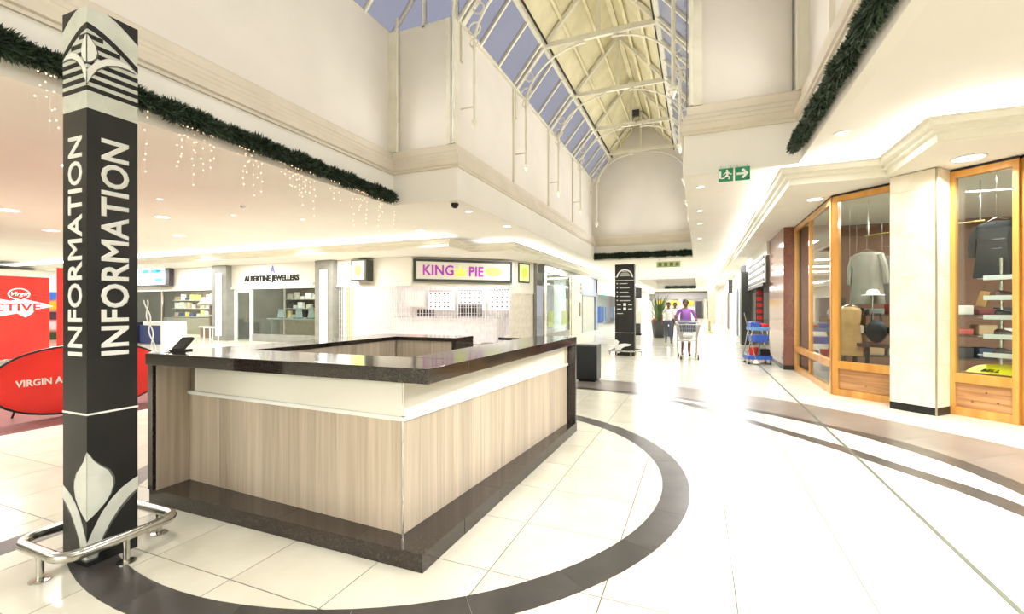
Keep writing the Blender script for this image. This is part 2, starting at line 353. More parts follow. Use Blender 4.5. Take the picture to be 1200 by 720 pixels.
# ---- roofs: gable with glazed lower slopes and lined upper slopes
def slope(idx, X0, X1, zf, y0, y1, dx_glass, nb, dx_top):
    "glazed slope from x=X0 (eave) towards x=X1 (ridge side)"
    s = 1 if X1 > X0 else -1
    w = S(thing('window_%d' % idx, '', '')); del w['label']; del w['category']
    def P(dx, y, off=0): return Vector((X0+s*dx-s*off*.77, y, ZE+SL*dx+off*.64))
    st = (y1-y0)/nb
    for k in range(nb):
        a, b, c_, d = P(.05, y0+k*st+.03), P(dx_glass, y0+k*st+.03), P(dx_glass, y0+(k+1)*st-.03), P(.05, y0+(k+1)*st-.03)
        n = Vector((-s*.77, 0, .64))*.012
        vs = [a, b, c_, d, a+n, b+n, c_+n, d+n]
        MB().add(vs, [(0, 1, 2, 3), (4, 7, 6, 5), (0, 4, 5, 1), (1, 5, 6, 2), (2, 6, 7, 3), (3, 7, 4, 0)]).obj('pane', skyglass, w)
    for k in range(nb+1):
        MB().bar(P(0, y0+k*st), P(dx_glass, y0+k*st), .055, .09, (0, 0, 1)).obj('glazing_bar', creamst, w)
    MB().bar(P(.02, y0), P(.02, y1), .08, .08).obj('eaves_rail', creamst, w)
    MB().bar(P(dx_glass, y0), P(dx_glass, y1), .10, .10).obj('purlin', creamst, w)
    MB().bar(P(dx_glass+.06, y0, -.05), P(dx_glass+.06, y1, -.05), .03, .05).obj('gasket', blackgsk, w)
    return w, P
wL, PL = slope(1, -4.58, -2.33, ZE, 8.2, 21.0, .82, 13, 2.25)
wR, PR = slope(2, -.08, -2.33, ZE, 8.2, 21.0, .82, 13, 2.25)
for (w_, P_, ix) in ((wL, PL, 40), (wR, PR, 41)):
    a, b, c_, d = P_(.86, 8.2, .06), P_(2.25, 8.2, .06), P_(2.25, 21, .06), P_(.86, 21, .06); n = Vector((0, 0, .06))
    S(MB().add([a, b, c_, d, a+n, b+n, c_+n, d+n], [(0, 1, 2, 3), (4, 7, 6, 5), (0, 4, 5, 1), (1, 5, 6, 2), (2, 6, 7, 3), (3, 7, 4, 0)]).obj('ceiling_lining', liningm))
    for dx in (1.3, 1.8): MB().bar(P_(dx, 8.2, -.02), P_(dx, 21, -.02), .07, .10).obj('purlin', liningm, w_)
wL2, PL2 = slope(3, -6.2, -2.33, ZE, -6, 8.15, 2.3, 16, 3.8)
wR2, PR2 = slope(4, 1.6, -2.33, ZE, -6, 8.15, 2.3, 16, 3.8)
for P_ in (PL2, PR2):
    a, b, c_, d = P_(2.35, -6, .06), P_(3.93, -6, .06), P_(3.93, 8.15, .06), P_(2.35, 8.15, .06); n = Vector((0, 0, .06))
    S(MB().add([a, b, c_, d, a+n, b+n, c_+n, d+n], [(0, 1, 2, 3), (4, 7, 6, 5), (0, 4, 5, 1), (1, 5, 6, 2), (2, 6, 7, 3), (3, 7, 4, 0)]).obj('ceiling_lining', liningm))
# gable glazing between the wide and the narrow roof
gw = S(bpy.data.objects.new('window_5', None)); COL.objects.link(gw)
for s, xe in ((1, -6.13), (-1, 1.53)):
    xs = [xe+s*t for t in (0, .78, 1.55)]
    for k in range(2):
        xa, xb = xs[k]+s*.04, xs[k+1]-s*.04
        za, zb = ZE+SL*abs(xa-xe)-.02, ZE+SL*abs(xb-xe)-.02
        MB().plate([(xa, ZE+.04), (xb, ZE+.04), (xb, zb+.04), (xa, za+.04)], (0, 8.15, 0), (1, 0, 0), (0, 0, 1), -.012).obj('pane', skyglass, gw)
    for k in range(3): MB().box(min(xs[k], xs[k]+.05), max(xs[k], xs[k]+.05), 8.1, 8.2, ZE, ZE+SL*abs(xs[k]-xe)+.1).obj('mullion', creamst, gw)
    MB().box(min(xe, xs[2]), max(xe, xs[2]), 8.1, 8.2, ZE, ZE+.06).obj('transom', creamst, gw)
for s, xe in ((1, -6.13), (-1, 1.53)):   # strip of wide gable above narrow roof
    MB().plate([(xe+s*1.6, ZE+1.95), (xe+s*1.6, ZE+.05), (-2.33, ZE+SL*2.25+.1), (-2.33, ZE+SL*3.85)], (0, 8.15, 0), (1, 0, 0), (0, 0, 1), -.012).obj('pane', skyglass, gw)

MB().box(-2.40, -2.26, 8.2, 21, ZE+SL*2.25-.05, ZE+SL*2.25+.12).obj('ridge_beam', liningm, wL)
MB().box(-2.45, -2.21, -6, 8.2, ZE+SL*3.8-.05, ZE+SL*3.85+.12).obj('ridge_beam', liningm, wL2)
for s in (-1, 1): MB().bar((-2.33+s*2.25, 21.05, ZE+.03), (-2.33, 21.05, ZE+SL*2.25+.03), .09, .1, (0, 1, 0)).obj('gable_trim', liningm, wL)
# ---- trusses
def truss(y, label):
    t = thing('roof_truss', label, 'roof truss', (-2.33, y, ZE), 0, 'cream steel roof trusses of the skylight')
    hw = 1.42; zc = SL*.83
    for s in (-1, 1):
        MB().bar((s*2.24, 0, .02), (s*hw, 0, zc), .09, .12, (0, 1, 0)).obj('rafter', creamst, t)
        MB().bar((s*hw, 0, zc), (0, 0, SL*2.25-.12), .09, .12, (0, 1, 0)).obj('rafter', creamst, t)
        # curved arch brace from the wall pole up to the chord
        pts = []
        for q in range(13):
            a = PI*.5*q/12; pts.append((s*(1.95-1.62*(1-math.cos(a))), 0, -.55+(zc+.42)*math.sin(a)))
        MB().tube(pts, .028, 8).obj('arch_brace', creamst, t, smooth=True)
        # scroll rings
        for cx_, cz, r in ((1.93, -.12, .13), (1.83, .28, .11), (1.94, -.40, .09)):
            MB().tube([(s*cx_+r*math.cos(a), 0, cz+r*math.sin(a)) for a in [2*PI*q/14 for q in range(14)]], .018, 6, True).obj('scroll_ring', creamst, t, smooth=True)
        MB().bar((s*2.24, 0, .1), (s*2.24, 0, -.75), .08, .08).obj('wall_plate', creamst, t)
        MB().tube([(s*1.92, 0, -.5), (s*1.92, 0, -2.02)], .035, 10).obj('drop_pole', creamst, t, smooth=True)
        MB().lathe([(.03, .0), (.075, -.02), (.075, -.05), (.05, -.08), (.06, -.11), (.035, -.16), (.005, -.24)], 12, (s*1.92, 0, -2.0)).obj('finial', creamst, t, smooth=True)
        MB().tube([(s*1.92, 0, -1.72), (s*2.25, 0, -1.72)], .02, 8).obj('pole_bracket', creamst, t)
        MB().lathe([(.02, -.03), (.05, -.02), (.05, .02), (.02, .03)], 8, (s*.42, 0, zc-.1)).obj('bolt', creamst, t)
    MB().bar((-hw, 0, zc), (hw, 0, zc), .09, .13, (0, 0, 1)).obj('bottom_chord', creamst, t)
    MB().bar((0, 0, zc), (0, 0, SL*2.25-.2), .09, .09).obj('king_post', creamst, t)
    return t
t0 = truss(8.36, 'cream steel roof truss nearest the camera, first over the narrow skylight')
for y, l in ((11.38, 'second cream roof truss from the front of the skylight'), (14.4, 'third cream roof truss from the front of the skylight'), (17.4, 'fourth cream roof truss, with small dark floodlight behind it'), (20.4, 'last cream roof truss close to the far gable wall')):
    dup(t0, (-2.33, y, ZE), label=l)
# big trusses in the wide roof (only their feet and chords come into view)
tw = thing('roof_truss', 'large cream truss of the wide skylight at top of the picture', 'roof truss', (-2.33, 5.2, ZE), 0, 'cream steel roof trusses of the skylight')
for s in (-1, 1):
    MB().bar((s*3.8, 0, .05), (0, 0, SL*3.8-.1), .09, .14, (0, 1, 0)).obj('rafter', creamst, tw)
MB().bar((-2.6, 0, SL*1.2), (2.6, 0, SL*1.2), .08, .12).obj('bottom_chord', creamst, tw)
MB().bar((0, 0, SL*1.2), (0, 0, SL*3.7), .08, .08).obj('king_post', creamst, tw)
fl = thing('floodlight', 'small dark floodlight fixed on the roof truss chord', 'lamp', (-2.15, 17.3, ZE+1.35))
bx('housing', -.12, .12, -.08, .08, -.12, .1, blackgsk, fl, .01); bx('bracket', -.02, .02, -.02, .02, -.36, -.12, steelm, fl)

# ------------------------------------------------------------------ shop bulkheads (lowered soffits with stepped mouldings)
ZS = 3.22
def prof_lip(): return [(0, ZS-.0), (0, ZS+.09), (-.05, ZS+.10), (-.05, ZS+.14), (-.11, ZS+.15), (-.11, ZS+.22), (-.14, ZS+.24), (.10, ZS+.24), (.10, ZS)]
RB = [(1.24, 62), (1.24, 7.82), (2.41, 7.82), (2.41, 6.37), (11, 6.37)]
b = MB(); b.box(1.25, 11, 7.83, 62, ZS+.004, ZS+.04); b.box(2.42, 11, 6.38, 7.83, ZS+.004, ZS+.04)
S(b.obj('ceiling_right_soffit', ceilm))
S(sweep('trim_2', RB, [(-d, z) if False else (d, z) for d, z in prof_lip()], lipm))
LB = [(-35, 11.75), (-6.85, 11.75), (-6.85, 13.25), (-5.4, 13.25), (-5.4, 62)]
b = MB(); b.box(-35, -6.86, 11.76, 26, ZS+.004, ZS+.04); b.box(-6.86, -5.41, 13.26, 62, ZS+.004, ZS+.04); b.box(-12, -6.86, 26, 62, ZS+.004, ZS+.04)
S(b.obj('ceiling_left_soffit', ceilm))
S(sweep('trim_3', LB, prof_lip(), lipm))

# outer closing walls
S(bx('wall_back', -36, 12, -9.1, -8.9, 0, 3.7, fascm)); S(bx('wall_far_left', -36.1, -35.9, -9, 26, 0, 3.7, fascm)); S(bx('wall_far_right', 11.9, 12.1, -9, 8, 0, 3.7, tanm))
S(bx('wall_end', -12, 12, 66, 66.3, 0, 3.7, fascm))

# ------------------------------------------------------------------ downlights
def downlight(x, y, z, r, power, label, group, real=True):
    t = thing('downlight', label, 'downlight', (x, y, z), 0, group)
    MB().tube([(r*1.1*math.cos(a), r*1.1*math.sin(a), -.004) for a in [2*PI*q/20 for q in range(20)]], .012, 6, True).obj('trim_ring', letm, t, smooth=True)
    MB().lathe([(r, -.006), (r, -.001)], 20).obj('diffuser', dlm, t)
    if real: area('downlight_lamp', (x, y, z-.03), r*1.6, r*1.6, power, shape='DISK', spread=math.radians(150))
k = 0
LD = [((-14.35, 5.15), .2, 'large round downlight in the left ceiling at the frame edge'), ((-11.97, 6.96), .15, 'round downlight in the left ceiling just right of the information column, nearest one'),
      ((-14.6, 8.96), .15, 'round downlight in left ceiling behind and below the one nearest the column'), ((-17.0, 7.0), .17, 'faint round downlight in the ceiling left of the information column'),
      ((-17.4, 11.0), .14, 'small downlight in left ceiling above the blue screen'), ((-12.3, 11.03), .14, 'downlight above the jewellers front'), ((-10.05, 5.8), .05, 'tiny spot light in the left ceiling by the column'),
      ((-10.2, 7.47), .05, 'tiny spot light in the middle of the left ceiling'), ((-9.1, 8.48), .05, 'tiny spot light in the left ceiling above the second grey pier'), ((-7.3, 10.95), .12, 'downlight left of the dome camera over the pie shop'),
      ((-4.77, 11.27), .1, 'downlight right of the dome camera by the atrium edge'), ((-4.85, 9.22), .07, 'small downlight just right of the dome camera')]
for (x, y), r, l in LD: downlight(x, y, ZC, r, 75 if r > .1 else 20, l, 'ceiling downlights on the left')
for (x, y), l in (((.02, 8.95), 'nearest tiny downlight in the strip beside the atrium right edge'), ((.02, 11.15), 'second tiny downlight in the strip beside the atrium right edge'), ((.02, 12.83), 'third tiny downlight in the strip beside the atrium right edge'), ((.02, 15.6), 'fourth tiny downlight in the strip beside the atrium right edge')):
    downlight(x, y, ZC, .06, 30, l, 'ceiling downlights right of the narrow atrium')
downlight(1.66, 6.86, ZC, .07, 25, 'small downlight in the ceiling beside the right garland', 'ceiling downlights on the right')
downlight(3.02, 7.2, ZS, .14, 40, 'large round downlight above the cream marble pillar', 'ceiling downlights on the right')
downlight(1.79, 8.95, ZS, .11, 40, 'round downlight above the pine framed shopfront', 'ceiling downlights on the right')
# unseen fixtures outside the picture, same kind; the left ones added as fill
for x, y in ((2.2, 4.2), (2.2, 2.2), (2.2, 0), (3.6, 3.2), (3.6, 1.0), (5, 4.4)):
    downlight(x, y, ZC, .16, 120, 'round downlight in the right ceiling outside the picture', 'downlights beyond the picture edge')
for x, y in ((-8, 1.5), (-8, -2), (-11, 0), (-9, 4), (-13, 2.5)):
    downlight(x, y, ZC, .16, 150, 'unseen round downlight added as fill in the left ceiling outside the picture', 'downlights beyond the picture edge')
for y in (24, 28, 32): area('corridor_fill', (-2.3, y, ZC-.05), 3, .6, 260)  # area lights added to brighten the corridor, no fixtures there
for y in (38, 45, 52): area('corridor_fill', (.6, y, ZC-.05), .5, 3, 200); area('corridor_fill', (-5.2, y, ZC-.05), .5, 3, 200)  # more added fill, either side of the second atrium
for x in (-28, -24, -20.5, -16.5, -12): area('soffit_fill', (x, 12.5, ZS-.01), 1.6, .25, 100)  # area lights added under the soffit to brighten the left shop fascias
area('ceiling_fill', (-26, 6, ZC-.02), 1, 8, 500)  # added overhead fill for the far left bay
area('soffit_fill', (-6.1, 15.0, ZS-.01), .25, 1.2, 40)  # one more added soffit light, by the pie shop corner
for y in (20, 26, 34): area('soffit_fill', (-5.7, y, ZS-.01), .2, 2.5, 60); area('soffit_fill', (1.5, y, ZS-.01), .2, 2.5, 90)  # added fill along both corridor soffits
for x in (-4.6, -2.3, 0): area('ceiling_fill', (x, -7.2, ZC-.02), 1.2, 1.2, 300)  # unseen fill added behind the camera for the counter front
for y in (58, 62): area('corridor_fill', (-2.3, y, ZC-.05), 4, 1, 320)  # added fill for the far end of the mall
for y in (10, 14, 18): area('corridor_fill', (.6, y, ZC-.02), .3, 1.2, 60)  # added fill beside the narrow atrium
# two area lights added high in the atrium as fill, without fixtures
for (x, y, p) in ((-2.3, 4.5, 60), (-1.2, 0.5, 70)):
    area('atrium_fill', (x, y, 8.0), 1.2, 1.2, p, col=(1, .97, .91), spread=math.radians(140))

# dome camera and sensor
t = thing('dome_camera', 'black dome security camera under the atrium edge', 'camera', (-4.70, 8.32, ZC))
MB().lathe([(.10, -.03), (.10, 0)], 20).obj('mount', letm, t); MB().lathe([(.002, -.13), (.04, -.12), (.07, -.09), (.085, -.05), (.085, -.03)], 20).obj('dome', blackm, t, smooth=True)
t = thing('smoke_detector', 'small round smoke detector in the left ceiling', 'detector', (-9.1, 6.9, ZC))
MB().lathe([(.02, -.05), (.05, -.04), (.06, 0)], 14).obj('housing', letm, t)

# ------------------------------------------------------------------ information column
CX0, CX1, CY0, CY1 = -3.28, -3.045, 1.40, 1.64
t = thing('information_column', 'tall black square column reading INFORMATION with tulip emblem', 'sign column', (0, 0, 0))
bx('lower_shaft', CX0, CX1, CY0, CY1, .0, .818, blackm, t, .003); bx('joint_strip', CX0-.002, CX1+.002, CY0-.002, CY1+.002, .818, .828, letm, t)
bx('upper_shaft', CX0, CX1, CY0, CY1, .828, 2.48, blackm, t, .003); bx('head', CX0, CX1, CY0, CY1, 2.48, 3.03, silverm, t)
Wd = .235
for O, X, Y, wd in (((CX1, CY0, 0), (0, 1, 0), (0, 0, 1), .24), ((CX1, CY0, 0), (-1, 0, 0), (0, 0, 1), .235)):
    sgn = 1 if X[1] == 1 else -1
    def pl(pts, name, m, th=.0015, O=O, X=X, Y=Y, sgn=sgn):
        # plate lies outside the face whichever way the axes turn
        Xv = Vector(X); Yv = Vector(Y); Nv = Xv.cross(Yv)*sgn
        o = MB().plate(pts, Vector(O)-Nv*.0005 if False else O, X, Y, th*sgn).obj(name, m, t)
        b_ = bmesh.new(); b_.from_mesh(o.data); bmesh.ops.recalc_face_normals(b_, faces=b_.faces); b_.to_mesh(o.data); b_.free(); return o
    Z0 = 2.48
    arch = lambda u: .425-.135*(u/wd)**1.5
    # stripes clipped under the arch
    for q in range(7):
        v0 = .095+.047*q; v1 = v0+.025
        ue = wd
        while ue > 0 and arch(ue) < v1: ue -= .004
        if ue > .02: pl([(0, Z0+v0), (ue, Z0+v0), (max(ue-.0, 0), Z0+v1), (0, Z0+v1)], 'stripe', blackm, .0012)
    n = 12; top = [(wd*i/n, Z0+arch(wd*i/n)+.034) for i in range(n+1)]; bot = [(wd*i/n, Z0+arch(wd*i/n)) for i in range(n, -1, -1)]
    pl(top+bot, 'arch_line', blackm, .0016)
    crn = [(wd*.38+wd*.62*i/8, Z0+.55-.095*(i/8)**1.35) for i in range(9)]
    pl(crn+[(wd, Z0+.55)], 'corner_graphic', blackm)
    # small tulip
    bulb = [(0, Z0+.392), (.014, Z0+.375), (.034, Z0+.345), (.043, Z0+.313), (.036, Z0+.28), (.014, Z0+.252), (0, Z0+.244)]
    pl([(p[0]*1.2, Z0+.315+(p[1]-Z0-.315)*1.08) for p in bulb], 'tulip_shadow', C((92, 94, 90), .4), .003)
    pl(bulb, 'tulip_bud', letm, .006)
    leaf = [(p[0], Z0+p[1]) for p in [(0, .13), (0, .205), (.012, .222), (.037, .262), (.085, .302), (.14, .32), (.19, .316), (.225, .29), (.19, .294), (.14, .29), (.085, .265), (.045, .226), (.02, .18)]]
    pl([(min(p[0]*1.02, wd), p[1]-.009) for p in leaf], 'tulip_shadow', C((92, 94, 90), .4), .003); pl(leaf, 'tulip_leaf', letm, .005)
    # big tulip near the foot
    bulb = [(0, .62), (.012, .60), (.03, .565), (.06, .53), (.095, .495), (.115, .45), (.118, .41), (.105, .36), (.08, .32), (.04, .28), (0, .25)]
    pl([(p[0]*1.09, p[1]+.004) for p in bulb], 'tulip_shadow', C((92, 94, 90), .4), .001); pl(bulb, 'tulip_bud', silverm, .0025)
    leaf = [(.0, .04), (0, .13), (.03, .2), (.065, .27), (.11, .33), (.16, .375), (.205, .40), (wd, .415), (wd, .345), (.2, .32), (.15, .27), (.105, .205), (.07, .14), (.045, .04)]
    pl([(min(p[0]*1.06, wd), p[1]-.012) for p in leaf], 'tulip_shadow', C((92, 94, 90), .4), .001); pl(leaf, 'tulip_leaf', silverm, .0025)
text('INFORMATION', (CX1+.0005, CY0+.19, 1.125), (0, 0, 1), (0, -1, 0), .180, letm, t, .001, .0045, sx=.965)
text('INFORMATION', (CX0+.185, CY0-.0005, 1.125), (0, 0, 1), (-1, 0, 0), .180, letm, t, .001, .0035, sx=.965)
# steel guard rail
t = thing('guard_rail', 'brushed steel tube rail looped round the information column foot', 'rail', (-3.15, 1.515, 0))
pts = []; hx, hy, rr, zr = .235, .27, .09, .145
for cx_, cy_, a0 in ((hx-rr, hy-rr, 0), (-(hx-rr), hy-rr, PI/2), (-(hx-rr), -(hy-rr), PI), (hx-rr, -(hy-rr), 1.5*PI)):
    for q in range(7): a = a0+PI/2*q/6; pts.append((cx_+rr*math.cos(a), cy_+rr*math.sin(a), zr))
MB().tube(pts, .027, 14, True).obj('loop', steelm, t, smooth=True)
for fx, fy in ((.02, -hy), (hx, 0), (.05, hy), (-hx, 0.02)):
    p = MB().tube([(fx, fy, 0), (fx, fy, zr)], .016, 10).obj('foot', steelm, t, smooth=True)
    MB().lathe([(.045, 0), (.045, .005), (.02, .008)], 16, (fx, fy, 0)).obj('flange', steelm, p)

# ------------------------------------------------------------------ information counter
t = thing('information_counter', 'large hollow reception counter with grey oak panels and dark granite top', 'counter', (0, 0, 0))
XO, YO, XL, YF = -1.345, 2.04, -3.655, 5.08
ZT = 1.075; TH = .082
# plinth as separate stones
def quad(name, pts, z0, z1, m, bev=.002): return MB().prism(pts, z0, z1).obj(name, m, t, bev)
for i, (x0, x1) in enumerate(((XL, -3.0), (-3.0, -2.4), (-2.4, -1.8), (-1.8, XO))): quad('plinth_stone', [(x0+.001, YO), (x1-.001, YO), (x1-.001+(.008 if i == 3 else 0), YO+.45), (x0+.001, YO+.45)], 0, .1, granm2, .0015)
for i in range(5):
    y0 = YO+.45+(YF-YO-.45)*i/5; y1 = YO+.45+(YF-YO-.45)*(i+1)/5; quad('plinth_stone', [(-1.795, y0+.001), (XO+.06*(y0-YO)/3.04, y0+.001), (XO+.06*(y1-YO)/3.04, y1-.001), (-1.795, y1-.001)], 0, .1, granm2, .0015)
bx('plinth_stone', XL, -3.15, YO+.452, YF, 0, .1, granm2, t, .0015); bx('plinth_stone', -3.149, -1.8, YF-.45, YF, 0, .1, granm2, t, .0015)
A = Vector((-3.57, 2.275)); B = Vector((-1.575, 2.185)); D = Vector((-1.385, 4.99))
bw = .04
quad('carcass', [tuple(A), tuple(B), (-1.60, 2.5), (-3.57, 2.5)], .1, .99, C((120, 108, 92)))
quad('carcass', [tuple(B+Vector((-.01, .3))), tuple(D), (-1.72, 4.99), (-1.76, 2.5)], .1, .99, C((120, 108, 92)))
def planks(P, Q, z0, z1, widths, out):
    d = (Q-P); L = d.length; d.normalize(); n = Vector((d.y, -d.x)); s = 0; i = 0
    while s < L-.005:
        w = min(widths[i % len(widths)], L-s); i += 1
        if L-s-w < .02: w = L-s
        p, q = P+d*s, P+d*(s+w-.0004)
        o_ = out+.0004*(i % 2)
        MB().prism([tuple(p), tuple(q), tuple(q+n*o_), tuple(p+n*o_)], z0, z1).obj('plank', laminm, t); s += w
Wds = [.1, .07, .12, .06, .09, .13, .05, .08, .11, .065]
planks(A, B, .1, .752, Wds, .006); planks(B, D, .1, .752, Wds[3:]+Wds[:3], .006)
planks(Vector((-3.575, 2.275)), Vector((-3.575, 2.04)), .1, .99, [.078, .08], -.004)
def panel(P, Q, z0, z1, out, m, name, th=.01):
    d = (Q-P).normalized(); n = Vector((d.y, -d.x)); return MB().prism([tuple(P+n*(out-th)), tuple(Q+n*(out-th)), tuple(Q+n*out), tuple(P+n*out)], z0, z1).obj(name, m, t, .0015)
panel(A+Vector((.06, 0)), B+Vector((0, 0)), .776, .99, .008, whitep, 'white_panel'); panel(B, D-Vector((0, .06)), .776, .99, .008, whitep, 'white_panel')
panel(A, B+Vector((.022, 0)), .752, .776, .024, letm, 'ledge', .03); panel(B-Vector((0, .022)), D, .752, .776, .024, letm, 'ledge', .03)
panel(Vector((-1.385-.0, 4.9)), Vector((-1.38, 4.99)), .776, .99, .01, laminm, 'plank')
MB().tube([(B.x+.004, B.y-.004, .1), (B.x+.004, B.y-.004, .752)], .006, 8).obj('corner_bead', steelm, t)
# waterfall ends
bx('end_panel', XL, XL+.055, YO-.01, 2.5, .1, ZT-TH, granm, t, .002); bx('end_panel', XL, XL+.04, 2.5, YF, .1, ZT-TH, granm, t, .002)
bx('end_panel', -1.78, -1.285, YF-.07, YF-.02, .1, ZT-TH, granm, t, .002)
# granite tops
quad('counter_top', [(XL-.01, 2.02), (-1.325, 2.06), (-1.32, 2.52), (XL-.01, 2.50)], ZT-TH, ZT, granm, .004)
quad('counter_top', [(-1.76, 2.5209), (-1.32, 2.5209), (-1.275, 5.03), (-1.76, 5.06)], ZT-TH, ZT, granm, .004)
quad('counter_top', [(XL-.01, 2.5009), (-3.20, 2.5009), (-3.20, 4.72), (XL-.01, 4.72)], ZT-.04, ZT, granm, .003)
quad('counter_top', [(-3.199, 4.30), (-2.42, 4.30), (-2.42, 4.72), (-3.199, 4.72)], ZT-.04, ZT, granm, .003)
bx('end_panel', -2.47, -2.42, 4.305, 4.715, .1, ZT-.041, granm, t)
W2 = [.09, .12, .07, .1, .08]
planks(Vector((-3.22, 4.6)), Vector((-3.22, 2.5)), .1, ZT-.041, W2, -.006)
planks(Vector((-3.2, 4.33)), Vector((-2.475, 4.33)), .1, ZT-.041, W2, .006)
bx('carcass', XL+.045, -3.24, 2.52, 4.68, .1, ZT-.042, C((120, 108, 92)), t); bx('carcass', -3.2, -2.48, 4.34, 4.68, .1, ZT-.042, C((120, 108, 92)), t)
bx('carcass', -2.40, -1.79, 4.90, 4.98, .1, .98, C((120, 108, 92)), t); planks(Vector((-2.40, 4.9)), Vector((-1.79, 4.9)), .1, .98, W2, .006)
bx('desk_shelf', -3.2, -1.78, 2.505, 2.95, .70, .73, whitep, t); bx('desk_shelf', -2.1, -1.78, 2.95, 4.8, .70, .73, whitep, t)
quad('inner_cap', [(-2.05, 4.6), (-1.765, 4.55), (-1.765, 4.6), (-2.05, 4.65)], ZT-.03, ZT, granm, .002)
# small things on the counter: folded white stand and black card reader
t = thing('twisted_cord', 'white twisted wire cord rising from the left corner of the counter top', 'cord', (-3.63, 2.06, ZT), 0)
for ph in (0, PI):
    MB().tube([(-.10*q/24+.011*math.cos(q*.45+ph), .011*math.sin(q*.45+ph), .001+.38*q/24) for q in range(25)], .0045, 6).obj('strand', letm, t, smooth=True)
MB().lathe([(.03, 0), (.03, .006), (.015, .012)], 12).obj('base', letm, t)
t = thing('card_reader', 'black wedge shaped card reader behind the white twisted cord', 'device', (-3.60, 2.20, ZT), .3)
MB().box(-.045, .045, -.01, .01, 0, .13, Matrix.Translation((0, 0, .012)) @ Matrix.Rotation(-.9, 4, 'X')).obj('body', blackm, t); bx('base', -.045, .045, -.03, .09, 0, .012, blackm, t)

# ------------------------------------------------------------------ litter bin and directory board
t = thing('litter_bin', 'black square litter bin behind the counter corner', 'bin', (-1.97, 8.72, 0), 0)
bx('body', -.2, .2, -.2, .2, .03, .68, C((34, 38, 40), .35), t, .02); bx('top', -.2, .2, -.2, .2, .682, .71, C((120, 122, 118), .3), t, .01); bx('base', -.16, .16, -.16, .16, 0, .03, blackm, t)
t = thing('directory_board', 'tall black mall directory column with white emblem and lines', 'sign column', (-2.01, 13.6, 0), 0)
bx('lower_shaft', -.28, .28, 0, .28, 0, .66, blackm, t, .004); bx('joint_strip', -.282, .282, -.002, .282, .66, .675, steelm, t); bx('upper_shaft', -.28, .28, 0, .28, .675, 2.68, blackm, t, .004)
arcp = [(.24*math.cos(a), 2.28+.25*math.sin(a)) for a in [PI*q/16 for q in range(17)]]; inn = [(.19*math.cos(a), 2.32+.17*math.sin(a)) for a in [PI*q/16 for q in range(16, -1, -1)]]
MB().plate(arcp+inn, (0, 0, 0), (1, 0, 0), (0, 0, 1), .004).obj('emblem_arch', letm, t)
for q, (w_, zz) in enumerate(((.15, 2.33), (.14, 2.37), (.11, 2.41), (.07, 2.45))): bx('emblem_bar', -w_, w_, -.004, 0, zz, zz+.018, silverm, t)
bx('rule_line', -.26, .26, -.004, 0, 2.2, 2.215, silverm, t)
random.seed(3)
for r in range(8):
    z = 2.10-.125*r
    if r < 5: bx('direction_line', -.15, -.15+random.uniform(.18, .38), -.004, 0, z, z+.02, silverm, t); bx('direction_number', -.23, -.2, -.004, 0, z, z+.03, letm, t)
    elif r < 7:
        bx('direction_symbol', -.04, .04, -.004, 0, z-.02, z+.06, letm, t)
        for xx in (-.22, .1): bx('direction_line', xx, xx+.11, -.004, 0, z, z+.03, silverm, t)
    else: bx('direction_line', -.22, -.05, -.004, 0, z, z+.02, silverm, t)
MB().plate([(-.28, .16), (-.24, .28), (-.14, .34), (0, .36), (.12, .35), (.2, .33), (.14, .29), (0, .26), (-.1, .2), (-.14, .08), (-.22, .06)], (0, 0, 0), (1, 0, 0), (0, 0, 1), .004).obj('emblem_leaf', letm, t)
MB().plate([(-.28, .2), (-.2, .3), (-.16, .4), (-.24, .47), (-.28, .45)], (0, 0, 0), (1, 0, 0), (0, 0, 1), .004).obj('emblem_leaf', letm, t)
t2 = thing('guard_rail', 'steel tube rail round the foot of the mall directory column', 'rail', (-2.01, 13.74, 0))
pts = []; hx, hy, rr = .46, .34, .12
for cx_, cy_, a0 in ((hx-rr, hy-rr, 0), (-(hx-rr), hy-rr, PI/2), (-(hx-rr), -(hy-rr), PI), (hx-rr, -(hy-rr), 1.5*PI)):
    for q in range(6): a = a0+PI/2*q/5; pts.append((cx_+rr*math.cos(a), cy_+rr*math.sin(a), .145))
MB().tube(pts, .025, 10, True).obj('loop', steelm, t2, smooth=True)
for fx, fy in ((.2, -hy), (hx, 0), (-.2, hy), (-hx, 0), (-.2, -hy)): MB().tube([(fx, fy, 0), (fx, fy, .145)], .015, 8).obj('foot', steelm, t2)

